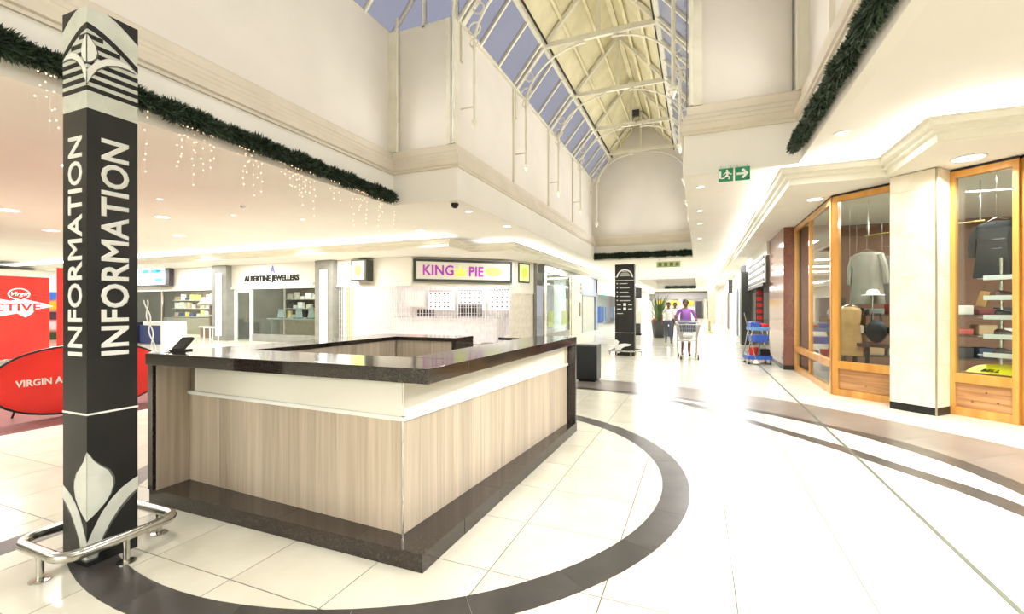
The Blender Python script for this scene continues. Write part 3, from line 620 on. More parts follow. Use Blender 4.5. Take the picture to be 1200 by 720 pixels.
# ------------------------------------------------------------------ exit signs
GREEN = C((24, 128, 84), .4)
for k, xx in enumerate((.391, .625)):
    t = thing('exit_sign', ('green running man exit sign at atrium edge', 'green arrow exit sign right of the running man sign')[k], 'exit sign', (xx, 7.9, 3.385), 0)
    bx('sign_plate', -.105, .105, -.012, .012, 0, .205, GREEN, t, .003)
    for sx in (-.07, .07): MB().tube([(sx, 0, .205), (sx, .04, .26)], .003, 6).obj('hanger', steelm, t)
    if k == 0:
        MB().lathe([(.001, -.005), (.015, -.005), (.015, .0), (.001, 0)], 12).obj('figure_head', letm, t).matrix_local = Matrix.Translation((.016, -.014, .168)) @ Matrix.Rotation(PI/2, 4, 'X')
        fig = [(-.03, .16), (.0, .185), (.04, .175), (.075, .135), (.095, .15), (.09, .125), (.07, .115), (.04, .145), (.025, .11), (.06, .08), (.05, .03), (.03, .03), (.035, .07), (-.01, .085), (-.04, .05), (-.1, .045), (-.1, .065), (-.05, .07), (-.01, .12), (.0, .155), (-.02, .15), (-.05, .115), (-.065, .125)]
        MB().plate([(p[0]*.8+.01, p[1]*.8+.005) for p in fig], (0, -.012, 0), (1, 0, 0), (0, 0, 1), .003).obj('running_figure', letm, t)
        bx('door_symbol', -.095, -.065, -.015, -.012, .05, .16, letm, t)
    else:
        MB().plate([(p[0]*.82, p[1]*.85) for p in [(-.1, .1), (.03, .1), (-.02, .05), (.02, .03), (.1, .12), (.02, .21), (-.02, .19), (.03, .14), (-.1, .14)]], (0, -.012, 0), (1, 0, 0), (0, 0, 1), .003).obj('arrow', letm, t)
t = thing('exit_sign', 'pale green hanging exit sign below the far garland', 'exit sign', (-1.25, 21.3, 3.2), 0)
bx('sign_plate', -.5, .5, -.02, .02, 0, .26, C((190, 205, 150), .4), t, .004)
for q in range(4): bx('symbol', -.42+.24*q, -.28+.24*q, -.024, -.02, .05, .21, C((120, 130, 70)), t)
for sx in (-.4, .4): MB().tube([(sx, 0, .26), (sx, 0, .36)], .008, 6).obj('hanger', steelm, t)

# ------------------------------------------------------------------ garlands
def garland(name, a, b, R_, label, n, drop, seedv, side=(0, 0)):
    n = int(n*1.6)
    random.seed(seedv); a = Vector(a); b = Vector(b); L = (b-a).length; t = thing(name, label, 'garland', tuple(a))
    d = (b-a)/L; mb = MB(); up = Vector((0, 0, 1)); r = d.cross(up).normalized()
    for i in range(n):
        s = random.random()*L; th = random.random()*2*PI; R1 = R_*random.uniform(.75, 1.12)*(1+.12*math.sin(s*7)+.08*math.sin(s*17))
        dr = (r*math.cos(th)+up*math.sin(th)); base = d*s+dr*R_*.25; tip = d*(s+random.uniform(-.1, .1))+dr*R1
        ax = (tip-base).normalized(); w = ax.cross(Vector((random.random()-.5, random.random()-.5, random.random()-.5))).normalized()*random.uniform(.007, .015)
        m_ = base.lerp(tip, .55); w2 = ax.cross(w)*.5
        mb.add([base, m_+w, tip, m_-w, m_+w2], [(0, 1, 4), (1, 2, 4), (2, 3, 4), (3, 0, 4), (0, 3, 2, 1)])
    mb.obj('foliage', needm, t, kind='stuff')
    MB().tube([(0, 0, 0), tuple(d*L)], R_*.42, 8).obj('core', needm, t)
    if drop:
        m2 = MB(); m3 = MB(); s = .1
        while s < L:
            h = random.choice((.25, .4, .6, .75)); p = d*s+Vector((side[0]*.03, side[1]*.03, -R_*.6)); m3.bar(p, p-up*h, .0008, .0008); z = .04
            while z < h:
                q = p-up*z+Vector((random.uniform(-.02, .02), random.uniform(-.02, .02), 0)); m2.sphere(q, .008, 5, 3); z += random.uniform(.06, .16)
            s += random.choice((.04, .05, .07, .09, .35))
        m3.obj('light_wire', letm, t, kind='stuff'); m2.obj('fairy_bulb', bulbm, t, kind='stuff')
    return t
garland('garland', (-5.83, -1, 3.86), (-5.83, 7.78, 3.67), .145, 'long dark green tinsel garland with icicle lights on left atrium edge', 9000, True, 11)
garland('garland', (1.27, 1.5, 3.75), (1.27, 7.66, 3.72), .108, 'dark green tinsel garland along the right atrium edge', 8000, False, 12)
garland('garland', (-4.40, 20.68, 3.74), (-.27, 20.68, 3.74), .155, 'dark green garland across the far end of the narrow atrium', 3500, False, 13)
garland('garland', (-3.6, 54.8, 3.72), (-.3, 54.8, 3.72), .2, 'thin dark garland far down the corridor under the second atrium', 1200, False, 14)
# ------------------------------------------------------------------ right-hand pine shopfront
UX = Vector((.7254, -.6884, 0)); UN = Vector((-.6884, -.7254, 0)); P1 = Vector((2.02, 8.80, 0)); AZ = math.atan2(UX.y, UX.x)
FT = 3.2
def frame_panel(name, label, P, az, w, mull=(), solid=True, n_boards=3, post=.07):
    "local x runs along the front, -y faces the mall"
    t = S(thing(name, label, 'x', tuple(P), az)); del t['label']; del t['category']
    bx('post', 0, post, -.04, .05, 0, FT-.012, pinem, t, .004); bx('post', w-post, w, -.04, .05, 0, FT-.012, pinem, t, .004)
    bx('top_rail', post, w-post, -.035, .045, FT-.10, FT-.012, pinem, t, .004); bx('sill_rail', post, w-post, -.045, .045, .43, .55, pinem, t, .005)
    bx('bottom_rail', post, w-post, -.035, .045, 0, .11, pinem, t, .004); bx('shadow_gap', 0, w, -.03, .04, FT-.012, ZS, blackgsk, t)
    edges = [post]+[m for m in mull]+[w-post]
    for m in mull: bx('mullion', m-.02, m+.02, -.035, .045, .55, FT-.10, pinem, t, .004); bx('mullion', m-.02, m+.02, -.035, .045, .11, .43, pinem, t, .004)
    for i in range(len(edges)-1):
        a_ = edges[i]+(.02 if i else 0); b_ = edges[i+1]-(.02 if i < len(edges)-2 else 0)
        bx('pane', a_, b_, -.004, .004, .551, FT-.101, glassm, t)
        if solid:
            for q in range(n_boards): bx('board', a_, b_, -.012, .01, .112+.3187/n_boards*q, .112+.3187/n_boards*(q+1)-.002, knotm, t, .003)
            for kx, kz in ((.3, .2), (.55, .33), (.75, .22)): MB().lathe([(.012, 0), (.012, .0015)], 10).obj('knot', C((110, 66, 34)), t).matrix_local = Matrix.Translation((a_+(b_-a_)*kx, -.0125, kz)) @ Matrix.Rotation(PI/2, 4, 'X')
        else: bx('pane', a_, b_, -.004, .004, .111, .429, glassm, t)
    return t
frame_panel('window_6', '', P1, AZ, 1.46-.0, (), post=.085)
frame_panel('window_7', '', P1+UX*1.475, AZ, .64, (), post=.055)
frame_panel('window_8', '', (2.02, 11.86, 0), -PI/2, 3.05, (1.45,), solid=False, post=.05)
frame_panel('window_9', '', tuple(P1+UX*2.13), 0, 1.5, (.75,), post=.06)
# marble pillar standing proud of the shopfront
pt = S(bpy.data.objects.new('wall_pillar', None)); COL.objects.link(pt); pt.location = P1+UX*.955; pt.rotation_euler = (0, 0, AZ)
bx('core', .02, .50, -.34, .0, 0, ZS-.01, C((190, 182, 160)), pt)
hs = [.10, .66, 1.24, 1.82, 2.40, 2.98, ZS-.004]
for i in range(6):
    z0, z1 = hs[i]+.001, hs[i+1]-.001
    bx('marble_tile', 0, .508, -.36, -.34, z0, z1, pillm, pt, .002); bx('marble_tile', .50, .52, -.355, .02, z0, z1, pillm, pt, .002); bx('marble_tile', 0, .02, -.34, .02, z0, z1, pillm, pt, .002)
MB().box(.506, .524, -.366, -.35, 0, ZS-.004).obj('corner_trim', C((150, 138, 116), .3), pt)
for a in ((0, .505, -.364, -.345), (.505, .526, -.35, .02), (-.004, .02, -.345, .02)): bx('skirting_tile', a[0], a[1], a[2], a[3], 0, .10, blackm, pt, .002)
# shop interior behind
S(bx('wall_shop_back', 2.6, 9, 12.1, 12.2, 0, ZS, tanm)); S(bx('wall_shop_side', 7.9, 8.0, 7, 12.1, 0, ZS, tanm)); S(bx('wall_shop_inner', 2.12, 2.6, 11.86, 12.2, 0, ZS, tanm))
area('shop_lamp', (4.2, 9.6, ZS-.03), 2.6, .3, 110); area('shop_lamp', (5.2, 8.2, ZS-.03), .5, .5, 50); area('window_lamp', (3.3, 8.15, ZS-.03), .25, .25, 14); area('window_lamp', (2.7, 8.9, ZS-.03), .25, .25, 14)
def at(px, d, z=0): q = (px-600)/534; return (d*(-.3795+q*.925), d*(.925+q*.3795), z)
def loc(s, n, z=0): p = P1+UX*s-UN*n; return (p.x, p.y, z)
# display shelf unit with shoes in the narrow window
t = thing('shelf_unit', 'display unit of four white edged shelves in the narrow pine window', 'shelf', loc(1.83, .42), AZ)
for x in (-.02,): MB().tube([(x, .0, 0), (x, .0, 2.05)], .02, 8).obj('pole', steelm, t)
for q, z in enumerate((.78, 1.02, 1.27, 1.52, 1.78)):
    bx('shelf', -.20, .24, -.14, .14, z, z+.008, C((205, 212, 206), .2), t); bx('shelf_edge', -.14, .24, -.152, -.14, z-.02, z+.04, letm, t, .004)
shoe = None
def make_shoe(p, rz, col, label):
    t = thing('shoe', label, 'shoe', p, rz, 'shoes on the window shelves')
    sec = [(-.13, .035, .07), (-.10, .042, .09), (-.04, .04, .085), (.02, .042, .06), (.08, .046, .05), (.125, .035, .04), (.14, .01, .02)]
    mb = MB(); vs = []; fs = []
    for x, w, h in sec:
        for k in range(10): a = PI*k/9; vs.append((x, math.cos(a)*w, .012+math.sin(a)*h))
    for i in range(len(sec)-1):
        for k in range(9): fs.append((i*10+k, i*10+k+1, (i+1)*10+k+1, (i+1)*10+k))
        fs.append(((i)*10+9, i*10, (i+1)*10, (i+1)*10+9))
    fs += [tuple(range(9, -1, -1)), tuple(60+k for k in range(10))]
    mb.add(vs, fs); mb.obj('upper', col, t, smooth=True); bx('sole', -.13, .14, -.045, .045, 0, .014, blackm, t, .004)
    return t
cols = [C((60, 46, 40), .4), C((78, 52, 40), .4), C((40, 36, 34), .4), C((96, 60, 44), .4)]
names = ['lowest shelf', 'second shelf up', 'third shelf up', 'fourth shelf up']
for q, z in enumerate((.788, 1.028, 1.278, 1.528)):
    make_shoe(loc(1.88, .42, z), AZ+.5, cols[q], 'brown leather shoe on the %s of the narrow window unit' % names[q])
t = thing('yellow_mat', 'bright yellow promotional sheet reading BELL in the narrow window sill', 'sheet', loc(1.80, .20, .56), AZ)
pts = spline([(-.26, -.1), (-.22, .12), (-.1, .22), (.05, .25), (.2, .22), (.27, .1), (.27, -.1)], 4)
vs = []; k = len(pts)
ym = MB(); ym.prism([tuple(p) for p in pts], 0, .012); ym.obj('sheet', C((242, 226, 20), .4), t).rotation_euler = (.42, 0, 0)
text('BELL', (-.12, .0, .022), (1, 0, 0), (0, .91, .41), .085, blackm, t, .001, .002, shear=.3)
bx('plinth', -.27, .28, -.1, .3, -.44, -.0, knotm, t)
make_shoe(loc(1.98, .46, .565), AZ+.2, C((150, 66, 40), .4), 'rust red shoe on the sill behind the yellow sheet')
t = thing('tan_bag', 'small tan paper bag hanging on the left of the window shelves', 'bag', loc(1.66, .3, 1.42), AZ)
MB().box(-.05, .05, -.03, .03, 0, .2, Matrix.Rotation(.25, 4, 'Y')).obj('body', C((196, 150, 96)), t, .008); MB().tube([(.02, 0, .2), (.05, 0, .3), (.08, 0, .2)], .004, 6).obj('handle', C((150, 110, 70)), t)
def garment(p, rz, w, h, col, label, cat='garment', sleeves=True, group=None):
    t = thing('garment', label, cat, p, rz, group)
    sec = []; n = 16; mb = MB(); vs = []; fs = []
    prof = [(0, .10, .05), (-.03, .42, .07), (-.08, .5, .09), (-.35, .44, .1), (-.7, .5, .11), (-1, .56, .12)]
    for z, a, b_ in prof:
        for k in range(n): an = 2*PI*k/n; vs.append((math.cos(an)*a*w*(1+.05*math.cos(5*an)), math.sin(an)*b_*(1+.2*math.cos(7*an)), z*h))
    for i in range(len(prof)-1):
        for k in range(n): k2 = (k+1) % n; fs.append((i*n+k, i*n+k2, (i+1)*n+k2, (i+1)*n+k))
    fs += [tuple(range(n-1, -1, -1)), tuple((len(prof)-1)*n+k for k in range(n))]
    mb.add(vs, fs); mb.obj('body', col, t, smooth=True)
    if sleeves:
        for s in (-1, 1): MB().tube([(s*w*.42, 0, -.07*h), (s*w*.56, 0, -.3*h), (s*w*.6, .02, -.62*h)], .06, 8, r2=.045).obj('sleeve', col, t, smooth=True)
    MB().tube([(-.12, 0, -.005), (0, 0, .05), (.12, 0, -.005)], .006, 6).obj('hanger', steelm, t); MB().tube([(0, 0, .05), (0, 0, ZS-p[2]+.01)], .0025, 6).obj('hook', steelm, t)
    return t
garment(loc(1.72, .55, 2.55), AZ, .42, .75, C((52, 50, 52), .7), 'dark grey jacket hanging high in the narrow pine window')
garment(loc(1.95, .65, 2.5), AZ, .40, .7, C((74, 60, 58), .7), 'dark brown jacket hanging behind the grey one in narrow window')
garment(at(1016, 8.3, 2.42), AZ, .50, .95, C((150, 142, 128), .7), 'long grey beige coat hanging in the wide pine window')
garment(at(1034, 8.9, 2.4), AZ, .45, .9, C((112, 104, 98), .7), 'darker taupe coat hanging behind the beige coat')
garment(at(996, 8.0, 1.42), AZ, .36, .85, C((190, 150, 98), .7), 'tan dress hanging low in the wide pine window', sleeves=False)
garment(at(1004, 8.7, 1.38), AZ, .34, .8, C((172, 128, 84), .7), 'brown tan skirt hanging behind the tan dress', sleeves=False)
t = thing('handbag', 'large black handbag in the wide pine window by the tan dress', 'bag', at(1027, 7.75, .80), AZ)
MB().sphere((0, 0, .2), .2, 14, 8, (.8, .45, 1)).obj('body', C((34, 34, 36), .5), t, smooth=True); MB().tube([(-.08, 0, .36), (-.06, 0, .5), (.06, 0, .5), (.08, 0, .36)], .012, 8).obj('handle', C((34, 34, 36), .5), t, smooth=True)
t = thing('display_table', 'low dark display table inside the wide pine window', 'table', at(1024, 7.8, .0), AZ)
bx('tabletop', -.25, .45, -.22, .25, .74, .8, C((70, 56, 44)), t, .005)
for sx in (-.2, .4):
    for sy in (-.17, .2): bx('leg', sx-.025, sx+.025, sy-.025, sy+.025, 0, .74, C((70, 56, 44)), t)
t = thing('white_hat', 'white brimmed hat on a stand in the wide pine window', 'hat', at(1023, 8.0, 1.62), AZ)
MB().lathe([(.17, 0), (.165, .012), (.1, .02), (.09, .07), (.06, .1), (.005, .11)], 20).obj('crown', C((236, 232, 222), .6), t, smooth=True); MB().tube([(0, 0, -.82), (0, 0, 0)], .012, 8).obj('stand', steelm, t)
t = thing('goods_rack', 'long low rack of folded clothes at the back of the shop', 'rack', (3.7, 10.4, 0), 0)
for z in (.5, .9, 1.25): bx('shelf', -1.2, 1.4, -.2, .2, z, z+.03, C((90, 74, 60)), t)
for x in (-1.2, 1.37): bx('upright', x, x+.03, -.2, .2, 0, 1.6, C((90, 74, 60)), t)
random.seed(21)
cl = [(196, 90, 80), (220, 214, 200), (70, 80, 100), (200, 170, 130), (120, 60, 60), (150, 160, 150), (230, 220, 220), (60, 60, 62)]
CN = ['coral', 'cream', 'slate', 'tan', 'maroon', 'sage', 'pale pink', 'charcoal']
for q, z in enumerate((.53, .93, 1.28)):
    for j in range(8):
        o = bx('folded_clothes', -.12, .12, -.15, .15, 0, random.uniform(.1, .2), C(cl[(j*3+q) % 8], .8), None, .02); o.location = (3.7-1.0+j*.31, 10.4, z)
        tag(o, '%s folded clothes on %s shelf of the back rack, %s pile from left' % (CN[(j*3+q) % 8], ('lower', 'middle', 'upper')[q], 'first second third fourth fifth sixth seventh eighth'.split()[j]), 'clothes', 'folded clothes on the back rack')
t = thing('framed_picture', 'small dark framed picture on the brown shop wall', 'picture', (3.9, 12.08, 1.85), 0)
bx('frame', -.22, .22, -.03, 0, -.18, .18, blackm, t); bx('print', -.15, .15, -.034, -.03, -.11, .11, C((170, 160, 150)), t)
# bulkhead of string ornaments: thin brass rail
t = thing('clothes_rail', 'brass clothes rail across the wide pine window', 'rail', loc(.6, .85, 2.62), AZ)
MB().tube([(-.6, 0, 0), (.9, 0, 0)], .014, 8).obj('bar', C((180, 150, 80), .3, .9), t)
for x in (-.55, .85): MB().tube([(x, 0, 0), (x, 0, .58)], .008, 8).obj('hanger', steelm, t)

# red granite pier
gp = S(bpy.data.objects.new('wall_granite', None)); COL.objects.link(gp)
bx('core', 1.80, 2.08, 11.93, 14.15, 0, ZS-.01, C((90, 60, 50)), gp)
for j in range(3):
    y0 = 11.90+.75*j
    for i in range(4):
        z0 = .1+.78*i; z1 = min(z0+.778, ZS-.004)
        bx('granite_panel', 1.775, 1.80, y0+.001, y0+.749, z0, z1, redgr, gp, .002)
for i in range(4):
    z0 = .1+.78*i; bx('granite_panel', 1.776, 2.02, 11.88, 11.90, z0, min(z0+.778, ZS-.004), redgr, gp, .002)
bx('skirting', 1.77, 2.02, 11.875, 11.93, 0, .1, blackm, gp); bx('skirting', 1.77, 1.80, 11.93, 14.15, 0, .1, blackm, gp)
bx('edge_trim', 1.995, 2.02, 11.86, 11.88, 0, FT, C((220, 190, 130), .3), gp)

# ------------------------------------------------------------------ right corridor wall beyond
S(bx('wall_right_entry', 2.6, 2.7, 14.15, 19.4, 0, ZS, C((60, 58, 54)))); S(bx('wall_right_corridor', 1.85, 1.95, 19.9, 62, 0, ZS, fascm))
S(bx('wall_entry_pier', 1.48, 1.80, 19.2, 19.9, 0, 2.75, C((44, 46, 40), .4))); S(bx('wall_entry_beam', 1.72, 1.95, 14.2, 19.9, 2.85, ZS, fascm))
t = thing('striped_sign', 'black and white striped sign over the shop entrance past the granite', 'sign', (1.66, 14.4, 2.12), 0)
bx('backing', .02, .06, 0, 4.4, 0, .80, letm, t)
for q in range(4): bx('stripe', 0, .02, 0, 4.4, .04+.21*q, .12+.21*q, blackm, t)
bx('lower_rail', -.01, .06, 0, 4.4, -.1, -.02, blackm, t)
t = thing('led_board', 'tall narrow sign board with red symbols in the shop entrance', 'sign', (1.9, 16.6, .75), 0)
bx('board', -.2, .02, 0, .05, 0, 1.3, C((80, 60, 56)), t); bx('post', -.12, -.06, .05, .1, -.75, 1.3, C((110, 110, 106)), t)
for q in range(6): bx('red_symbol', -.17, -.02, -.012, 0, .08+.2*q, .2+.2*q, C((220, 40, 40)), t, .02)
for (y, w_, col, z1) in ((22.6, .5, (90, 92, 90), 2.3), (25.4, .4, (120, 130, 150), 2.35), (33, .6, (110, 106, 96), 2.4)):
    S(bx('door_%d' % int(y), 1.78, 1.84, y, y+w_*3, 0, z1, C(col, .4)))
for i, (y, z, lab) in enumerate(((20.4, 2.35, 'nearer dark blade sign on right corridor wall'), (28.5, 2.25, 'farther dark blade sign on right corridor wall'))):
    t = thing('blade_sign', lab, 'sign', (1.70, y, z)); bx('plate', -.16, .06, 0, .06, 0, .75, C((50, 50, 50)), t, .01); bx('bracket', .06, .16, .01, .05, .3, .4, steelm, t)

# cleaning cart
t = thing('cleaning_cart', 'blue and red janitor cleaning cart against the granite wall', 'cart', (1.36, 12.95, 0), .15)
BL = C((54, 96, 190), .4); RD = C((214, 44, 40), .4)
bx('lower_tray', -.28, .28, -.25, .25, .12, .22, BL, t, .02)
for sx in (-.24, .24):
    for sy in (-.2, .2):
        p = MB().tube([(sx, sy, .0), (sx, sy, .04)], .03, 10).obj('wheel', blackm, t); p.rotation_euler = (0, 0, 0); bx('caster', sx-.02, sx+.02, sy-.02, sy+.02, .04, .12, steelm, t)
MB().tube([(-.28, -.2, .2), (-.14, -.2, .95), (-.14, .2, .95), (-.28, .2, .2)], .014, 8).obj('frame', steelm, t)
MB().tube([(.26, -.2, .2), (.16, -.2, .9), (.16, .2, .9), (.26, .2, .2)], .014, 8).obj('frame', steelm, t)
MB().lathe([(.09, 0), (.115, .2), (.12, .2)], 16, (-.12, -.1, .22)).obj('bucket', RD, t, smooth=True); bx('wringer_box', .02, .24, -.2, .1, .22, .38, blackm, t, .01)
bx('middle_tray', -.17, .2, -.22, .22, .55, .72, BL, t, .02); bx('upper_tray', -.2, .22, -.24, .24, .84, .92, C((110, 160, 220), .4), t, .02)
bx('top_bin', -.2, .02, -.2, .2, .92, 1.04, BL, t, .02); bx('top_bin', .03, .22, -.2, .2, .92, 1.0, RD, t, .02)
MB().tube([(-.36, -.24, 1.28), (-.1, -.28, .1)], .012, 8).obj('mop_handle', steelm, t); MB().lathe([(.08, 0), (.06, .05), (.02, .08)], 10, (-.1, -.28, .03)).obj('mop_head', letm, t)
t = thing('floor_stand', 'small olive cone shaped floor stand far down on the right', 'sign', (.55, 27.8, 0))
MB().lathe([(.22, 0), (.22, .04), (.07, .1), (.05, .65), (.001, .68)], 12).obj('cone', C((150, 140, 80)), t)

# ------------------------------------------------------------------ left shops
YL = 13.6
S(bx('wall_left_fascia', -35, -9.42, YL, YL+.12, 2.19, ZS, fascm)); S(bx('trim_4', -35, -9.42, YL-.05, YL, 2.19, 2.27, lipm))
for i, (x0, x1) in enumerate(((-19.55, -18.65), (-13.68, -12.80))):
    pr_ = S(bpy.data.objects.new('wall_grey_pier', None)); COL.objects.link(pr_); pr_.location = (0, 0, 0)
    bx('pier', x0, x1, YL-.25, YL+.3, 0, ZS, greym, pr_, .01); m_ = (x0+x1)/2
    bx('light_strip', m_-.18, m_+.18, YL-.275, YL-.25, .2, 2.85, stripm, pr_, .005); bx('strip_frame', m_-.21, m_+.21, YL-.262, YL-.25, .16, 2.89, steelm, pr_)
S(bx('wall_shops_rear', -35, -6.5, 18.4, 18.5, 0, ZS, oliv)); S(bx('wall_shop_divider', -19.2, -19.05, YL+.3, 18.4, 0, ZS, oliv)); S(bx('wall_shop_divider_pie', -13.3, -13.15, YL+.3, 18.4, 0, ZS, fascm))
# jewellers
dr = S(bpy.data.objects.new('door_1', None)); COL.objects.link(dr)
bx('jamb', -18.5, -18.36, YL, YL+.08, 0, 2.19, letm, dr); bx('jamb', -17.55, -17.42, YL, YL+.08, 0, 2.19, letm, dr); bx('header', -18.36, -17.55, YL, YL+.08, 2.06, 2.19, letm, dr)
bx('pane', -18.36, -17.55, YL+.03, YL+.045, .05, 2.06, glassm, dr); MB().tube([(-17.68, YL-.03, .9), (-17.68, YL-.03, 1.3)], .015, 8).obj('handle', steelm, dr)
w_ = S(bpy.data.objects.new('window_10', None)); COL.objects.link(w_)
bx('pane', -17.42, -13.68, YL+.03, YL+.045, .3, 2.19, glassm, w_); bx('stall_riser', -17.42, -13.68, YL, YL+.1, 0, .3, greym, w_); bx('mullion', -15.6, -15.56, YL, YL+.06, .3, 2.19, steelm, w_)
text('ALBERTINE JEWELLERS', (-16.3, YL-.012, 2.52), (1, 0, 0), (0, 0, 1), .31, blackm, None, .012, .016, 'CENTER', .95, 'shop_lettering')
tag(bpy.data.objects['shop_lettering'], 'black letters ALBERTINE JEWELLERS on the white fascia', 'sign')
o = text('A', (-16.2, YL-.012, 2.82), (1, 0, 0), (0, 0, 1), .45, C((120, 116, 170)), None, .01, .008, 'CENTER', .8, 'shop_monogram'); tag(o, 'slim pale letter A monogram above the jewellers name', 'sign')
bx_ = thing('alarm_box', 'tiny round alarm box on the jewellers fascia corner', 'alarm', (-13.95, YL-.03, 2.36)); bx('housing', -.05, .05, -.0, .03, -.05, .05, C((190, 200, 170)), bx_, .01)
random.seed(5)
ORD = 'zeroth first second third fourth fifth sixth seventh eighth ninth tenth eleventh twelfth thirteenth fourteenth fifteenth sixteenth seventeenth eighteenth nineteenth twentieth twenty-first twenty-second twenty-third twenty-fourth twenty-fifth'.split()
def cname(c):
    r_, g_, b_ = c
    if min(c) > 200: return 'white'
    if b_ > r_+20: return 'blue'
    if r_ > 200 and g_ > 180 and b_ < 170: return 'yellow'
    if max(c) < 90: return 'dark'
    if r_ > g_*1.6: return 'dark red'
    if r_ > 170: return 'beige'
    return 'brown' if r_ > b_+20 else 'grey'
def interior(x0, x1, pal, nsh, tagname, seedv, y=16.4, zs=(.9, 1.35, 1.8)):
    random.seed(seedv); t = thing('display_case', 'display shelving inside the %s' % tagname, 'shelf', (x0, y, 0))
    L = x1-x0
    bx('counter', 0, L, -.5, 0, 0, .85, C((150, 140, 120)), t, .01); bx('back_panel', 0, L, .4, .45, 0, 2.3, C((104, 92, 78)), t)
    for z in zs: bx('shelf', 0, L, .1, .4, z, z+.03, C((210, 205, 190)), t)
    for z in zs:
        x = .15; i = 0
        while x < L-.2:
            w = random.uniform(.12, .38); h = random.uniform(.12, .34)
            rgb = random.choice(pal); o = bx('display_item', 0, w, 0, .18, 0, h, C(rgb, .5), None, .015); o.location = (x0+x, y+.15, z+.03)
            i += 1; tag(o, '%s %s, %s from left on the %s %s shelf' % (cname(rgb), 'box' if w > .25 else 'ornament', ORD[i], {0: 'lower', 1: 'middle', 2: 'upper'}[zs.index(z)], tagname.split(' shop')[0]+(' shop' if 'gift' in tagname else '')), 'display item', 'items inside the %s' % tagname); x += w+random.uniform(.05, .3)
palj = [(214, 210, 190), (240, 226, 150), (120, 40, 36), (60, 58, 52), (236, 236, 230), (150, 120, 90)]
interior(-18.9, -13.5, palj, 3, 'jewellers shop', 8)
interior(-27.5, -19.6, [(230, 226, 210), (200, 180, 150), (120, 84, 60), (60, 70, 120), (236, 226, 120), (240, 240, 236)], 3, 'gift shop beside the blue screen', 9)
area('shop_lamp', (-16.3, 15.2, ZS-.03), 3, .3, 160); area('shop_lamp', (-23.5, 15.2, ZS-.03), 6, .3, 420)
for (x, y, z, w, h, col, lab) in ((-16.9, 14.6, .95, .5, .4, (186, 200, 196), 'pale ring display stand in the jewellers window, left one'), (-15.9, 14.6, .95, .4, .45, (190, 202, 196), 'pale ring display stand in the jewellers window, middle one'), (-15.2, 14.6, .95, .35, .5, (196, 206, 200), 'pale ring display stand in the jewellers window, right one')):
    t = thing('display_stand', lab, 'stand', (x, y, z)); bx('base', -w/2, w/2, -.1, .1, 0, .03, C((90, 90, 84)), t)
    MB().plate([(-w/2, .03), (w/2, .03), (w*.35, h), (-w*.35, h)], (0, .05, 0), (1, 0, 0), (0, 0, 1), .03).obj('card', C(col, .5), t)
t = thing('window_table', 'long glass window table inside the jewellers window', 'table', (-15.5, 14.6, 0)); bx('tabletop', -1.9, 1.75, -.3, .3, .91, .95, C((170, 190, 184), .2), t); bx('leg', -1.8, -1.7, -.2, .2, 0, .91, greym, t); bx('leg', 1.6, 1.7, -.2, .2, 0, .91, greym, t)
# gift shop window
w_ = S(bpy.data.objects.new('window_11', None)); COL.objects.link(w_)
for x0 in (-35, -31.1, -27.2, -23.3): bx('pane', x0+.03, x0+3.72, YL+.03, YL+.045, .1, 2.19, glassm, w_); bx('mullion', x0+3.74, x0+3.80, YL, YL+.06, .1, 2.19, steelm, w_)
t = thing('display_stand', 'white tiered gift display with a pointed top in the shop window', 'stand', (-21.6, 14.7, 0))
for z, w in ((.45, 1.0), (1.0, .9), (1.5, 1.2)): bx('tier', -w/2, w/2, -.25, .25, z, z+.08, C((226, 216, 200)), t, .01)
MB().box(-.05, .05, -.05, .05, 0, 1.5).obj('post', C((150, 120, 90)), t); MB().lathe([(.55, 0), (.4, .15), (.12, .3), (.03, .5), (.001, .55)], 14, (0, 0, 1.58)).obj('canopy', C((230, 214, 196)), t, smooth=True)
bx('drawer_front', -.4, .4, -.24, .24, 0, .45, C((140, 100, 70)), t)
t = thing('blue_screen', 'lit blue and white information screen with dark frame above the gift shop', 'screen', (-23.9, 13.35, 2.4), 0)
bx('frame', -1.9, 1.45, 0, .2, 0, .98, C((70, 62, 66)), t, .02); bx('screen_face', -1.85, 1.15, -.012, 0, .08, .9, emis('lit_screen_white', (214, 236, 250), .9), t)
cy = emis('lit_screen_cyan', (50, 170, 225), .9); bl = emis('lit_screen_blue', (50, 120, 215), .9)
for (x, z, w, h, m_) in ((-1.6, .6, .7, .16, cy), (-.5, .62, .5, .16, cy), (.15, .6, .6, .18, cy), (.55, .66, .35, .1, bl), (.45, .2, .55, .16, bl), (-1.6, .2, .5, .14, bl)): bx('screen_block', x, x+w, -.018, -.012, z, z+h, m_, t)
for sx in (-1.2, .8): bx('hanger', sx-.03, sx+.03, .05, .11, .98, 1.2-.38+.0+.0 if False else ZS+.0-2.4, steelm, t)
# navy booths and stool in front of it
t = thing('kiosk_counter', 'navy blue kiosk counter with white top near the gift shop', 'kiosk', (-19.6, 11.5, 0), 0)
bx('body', -.9, .5, -.4, .4, 0, .72, C((34, 54, 120)), t, .02); bx('top', -.6, .6, -.45, .45, .72, .86, letm, t, .02); bx('side', .5, .62, -.45, .45, 0, .72, letm, t, .01)
t = thing('kiosk_counter', 'dark navy kiosk block left of the white topped one', 'kiosk', (-21.2, 11.3, 0), 0)
bx('body', -.5, .5, -.4, .4, 0, .78, C((24, 30, 66)), t, .02); bx('top', -.52, .52, -.42, .42, .78, .84, blackm, t, .01)
t = thing('bar_stool', 'small white framed stool beside the navy kiosk', 'stool', (-17.9, 12.2, 0), 0)
bx('seat', -.2, .2, -.2, .2, .6, .64, letm, t, .01)
for sx in (-.17, .17):
    for sy in (-.17, .17): bx('leg', sx-.015, sx+.015, sy-.015, sy+.015, 0, .6, letm, t)
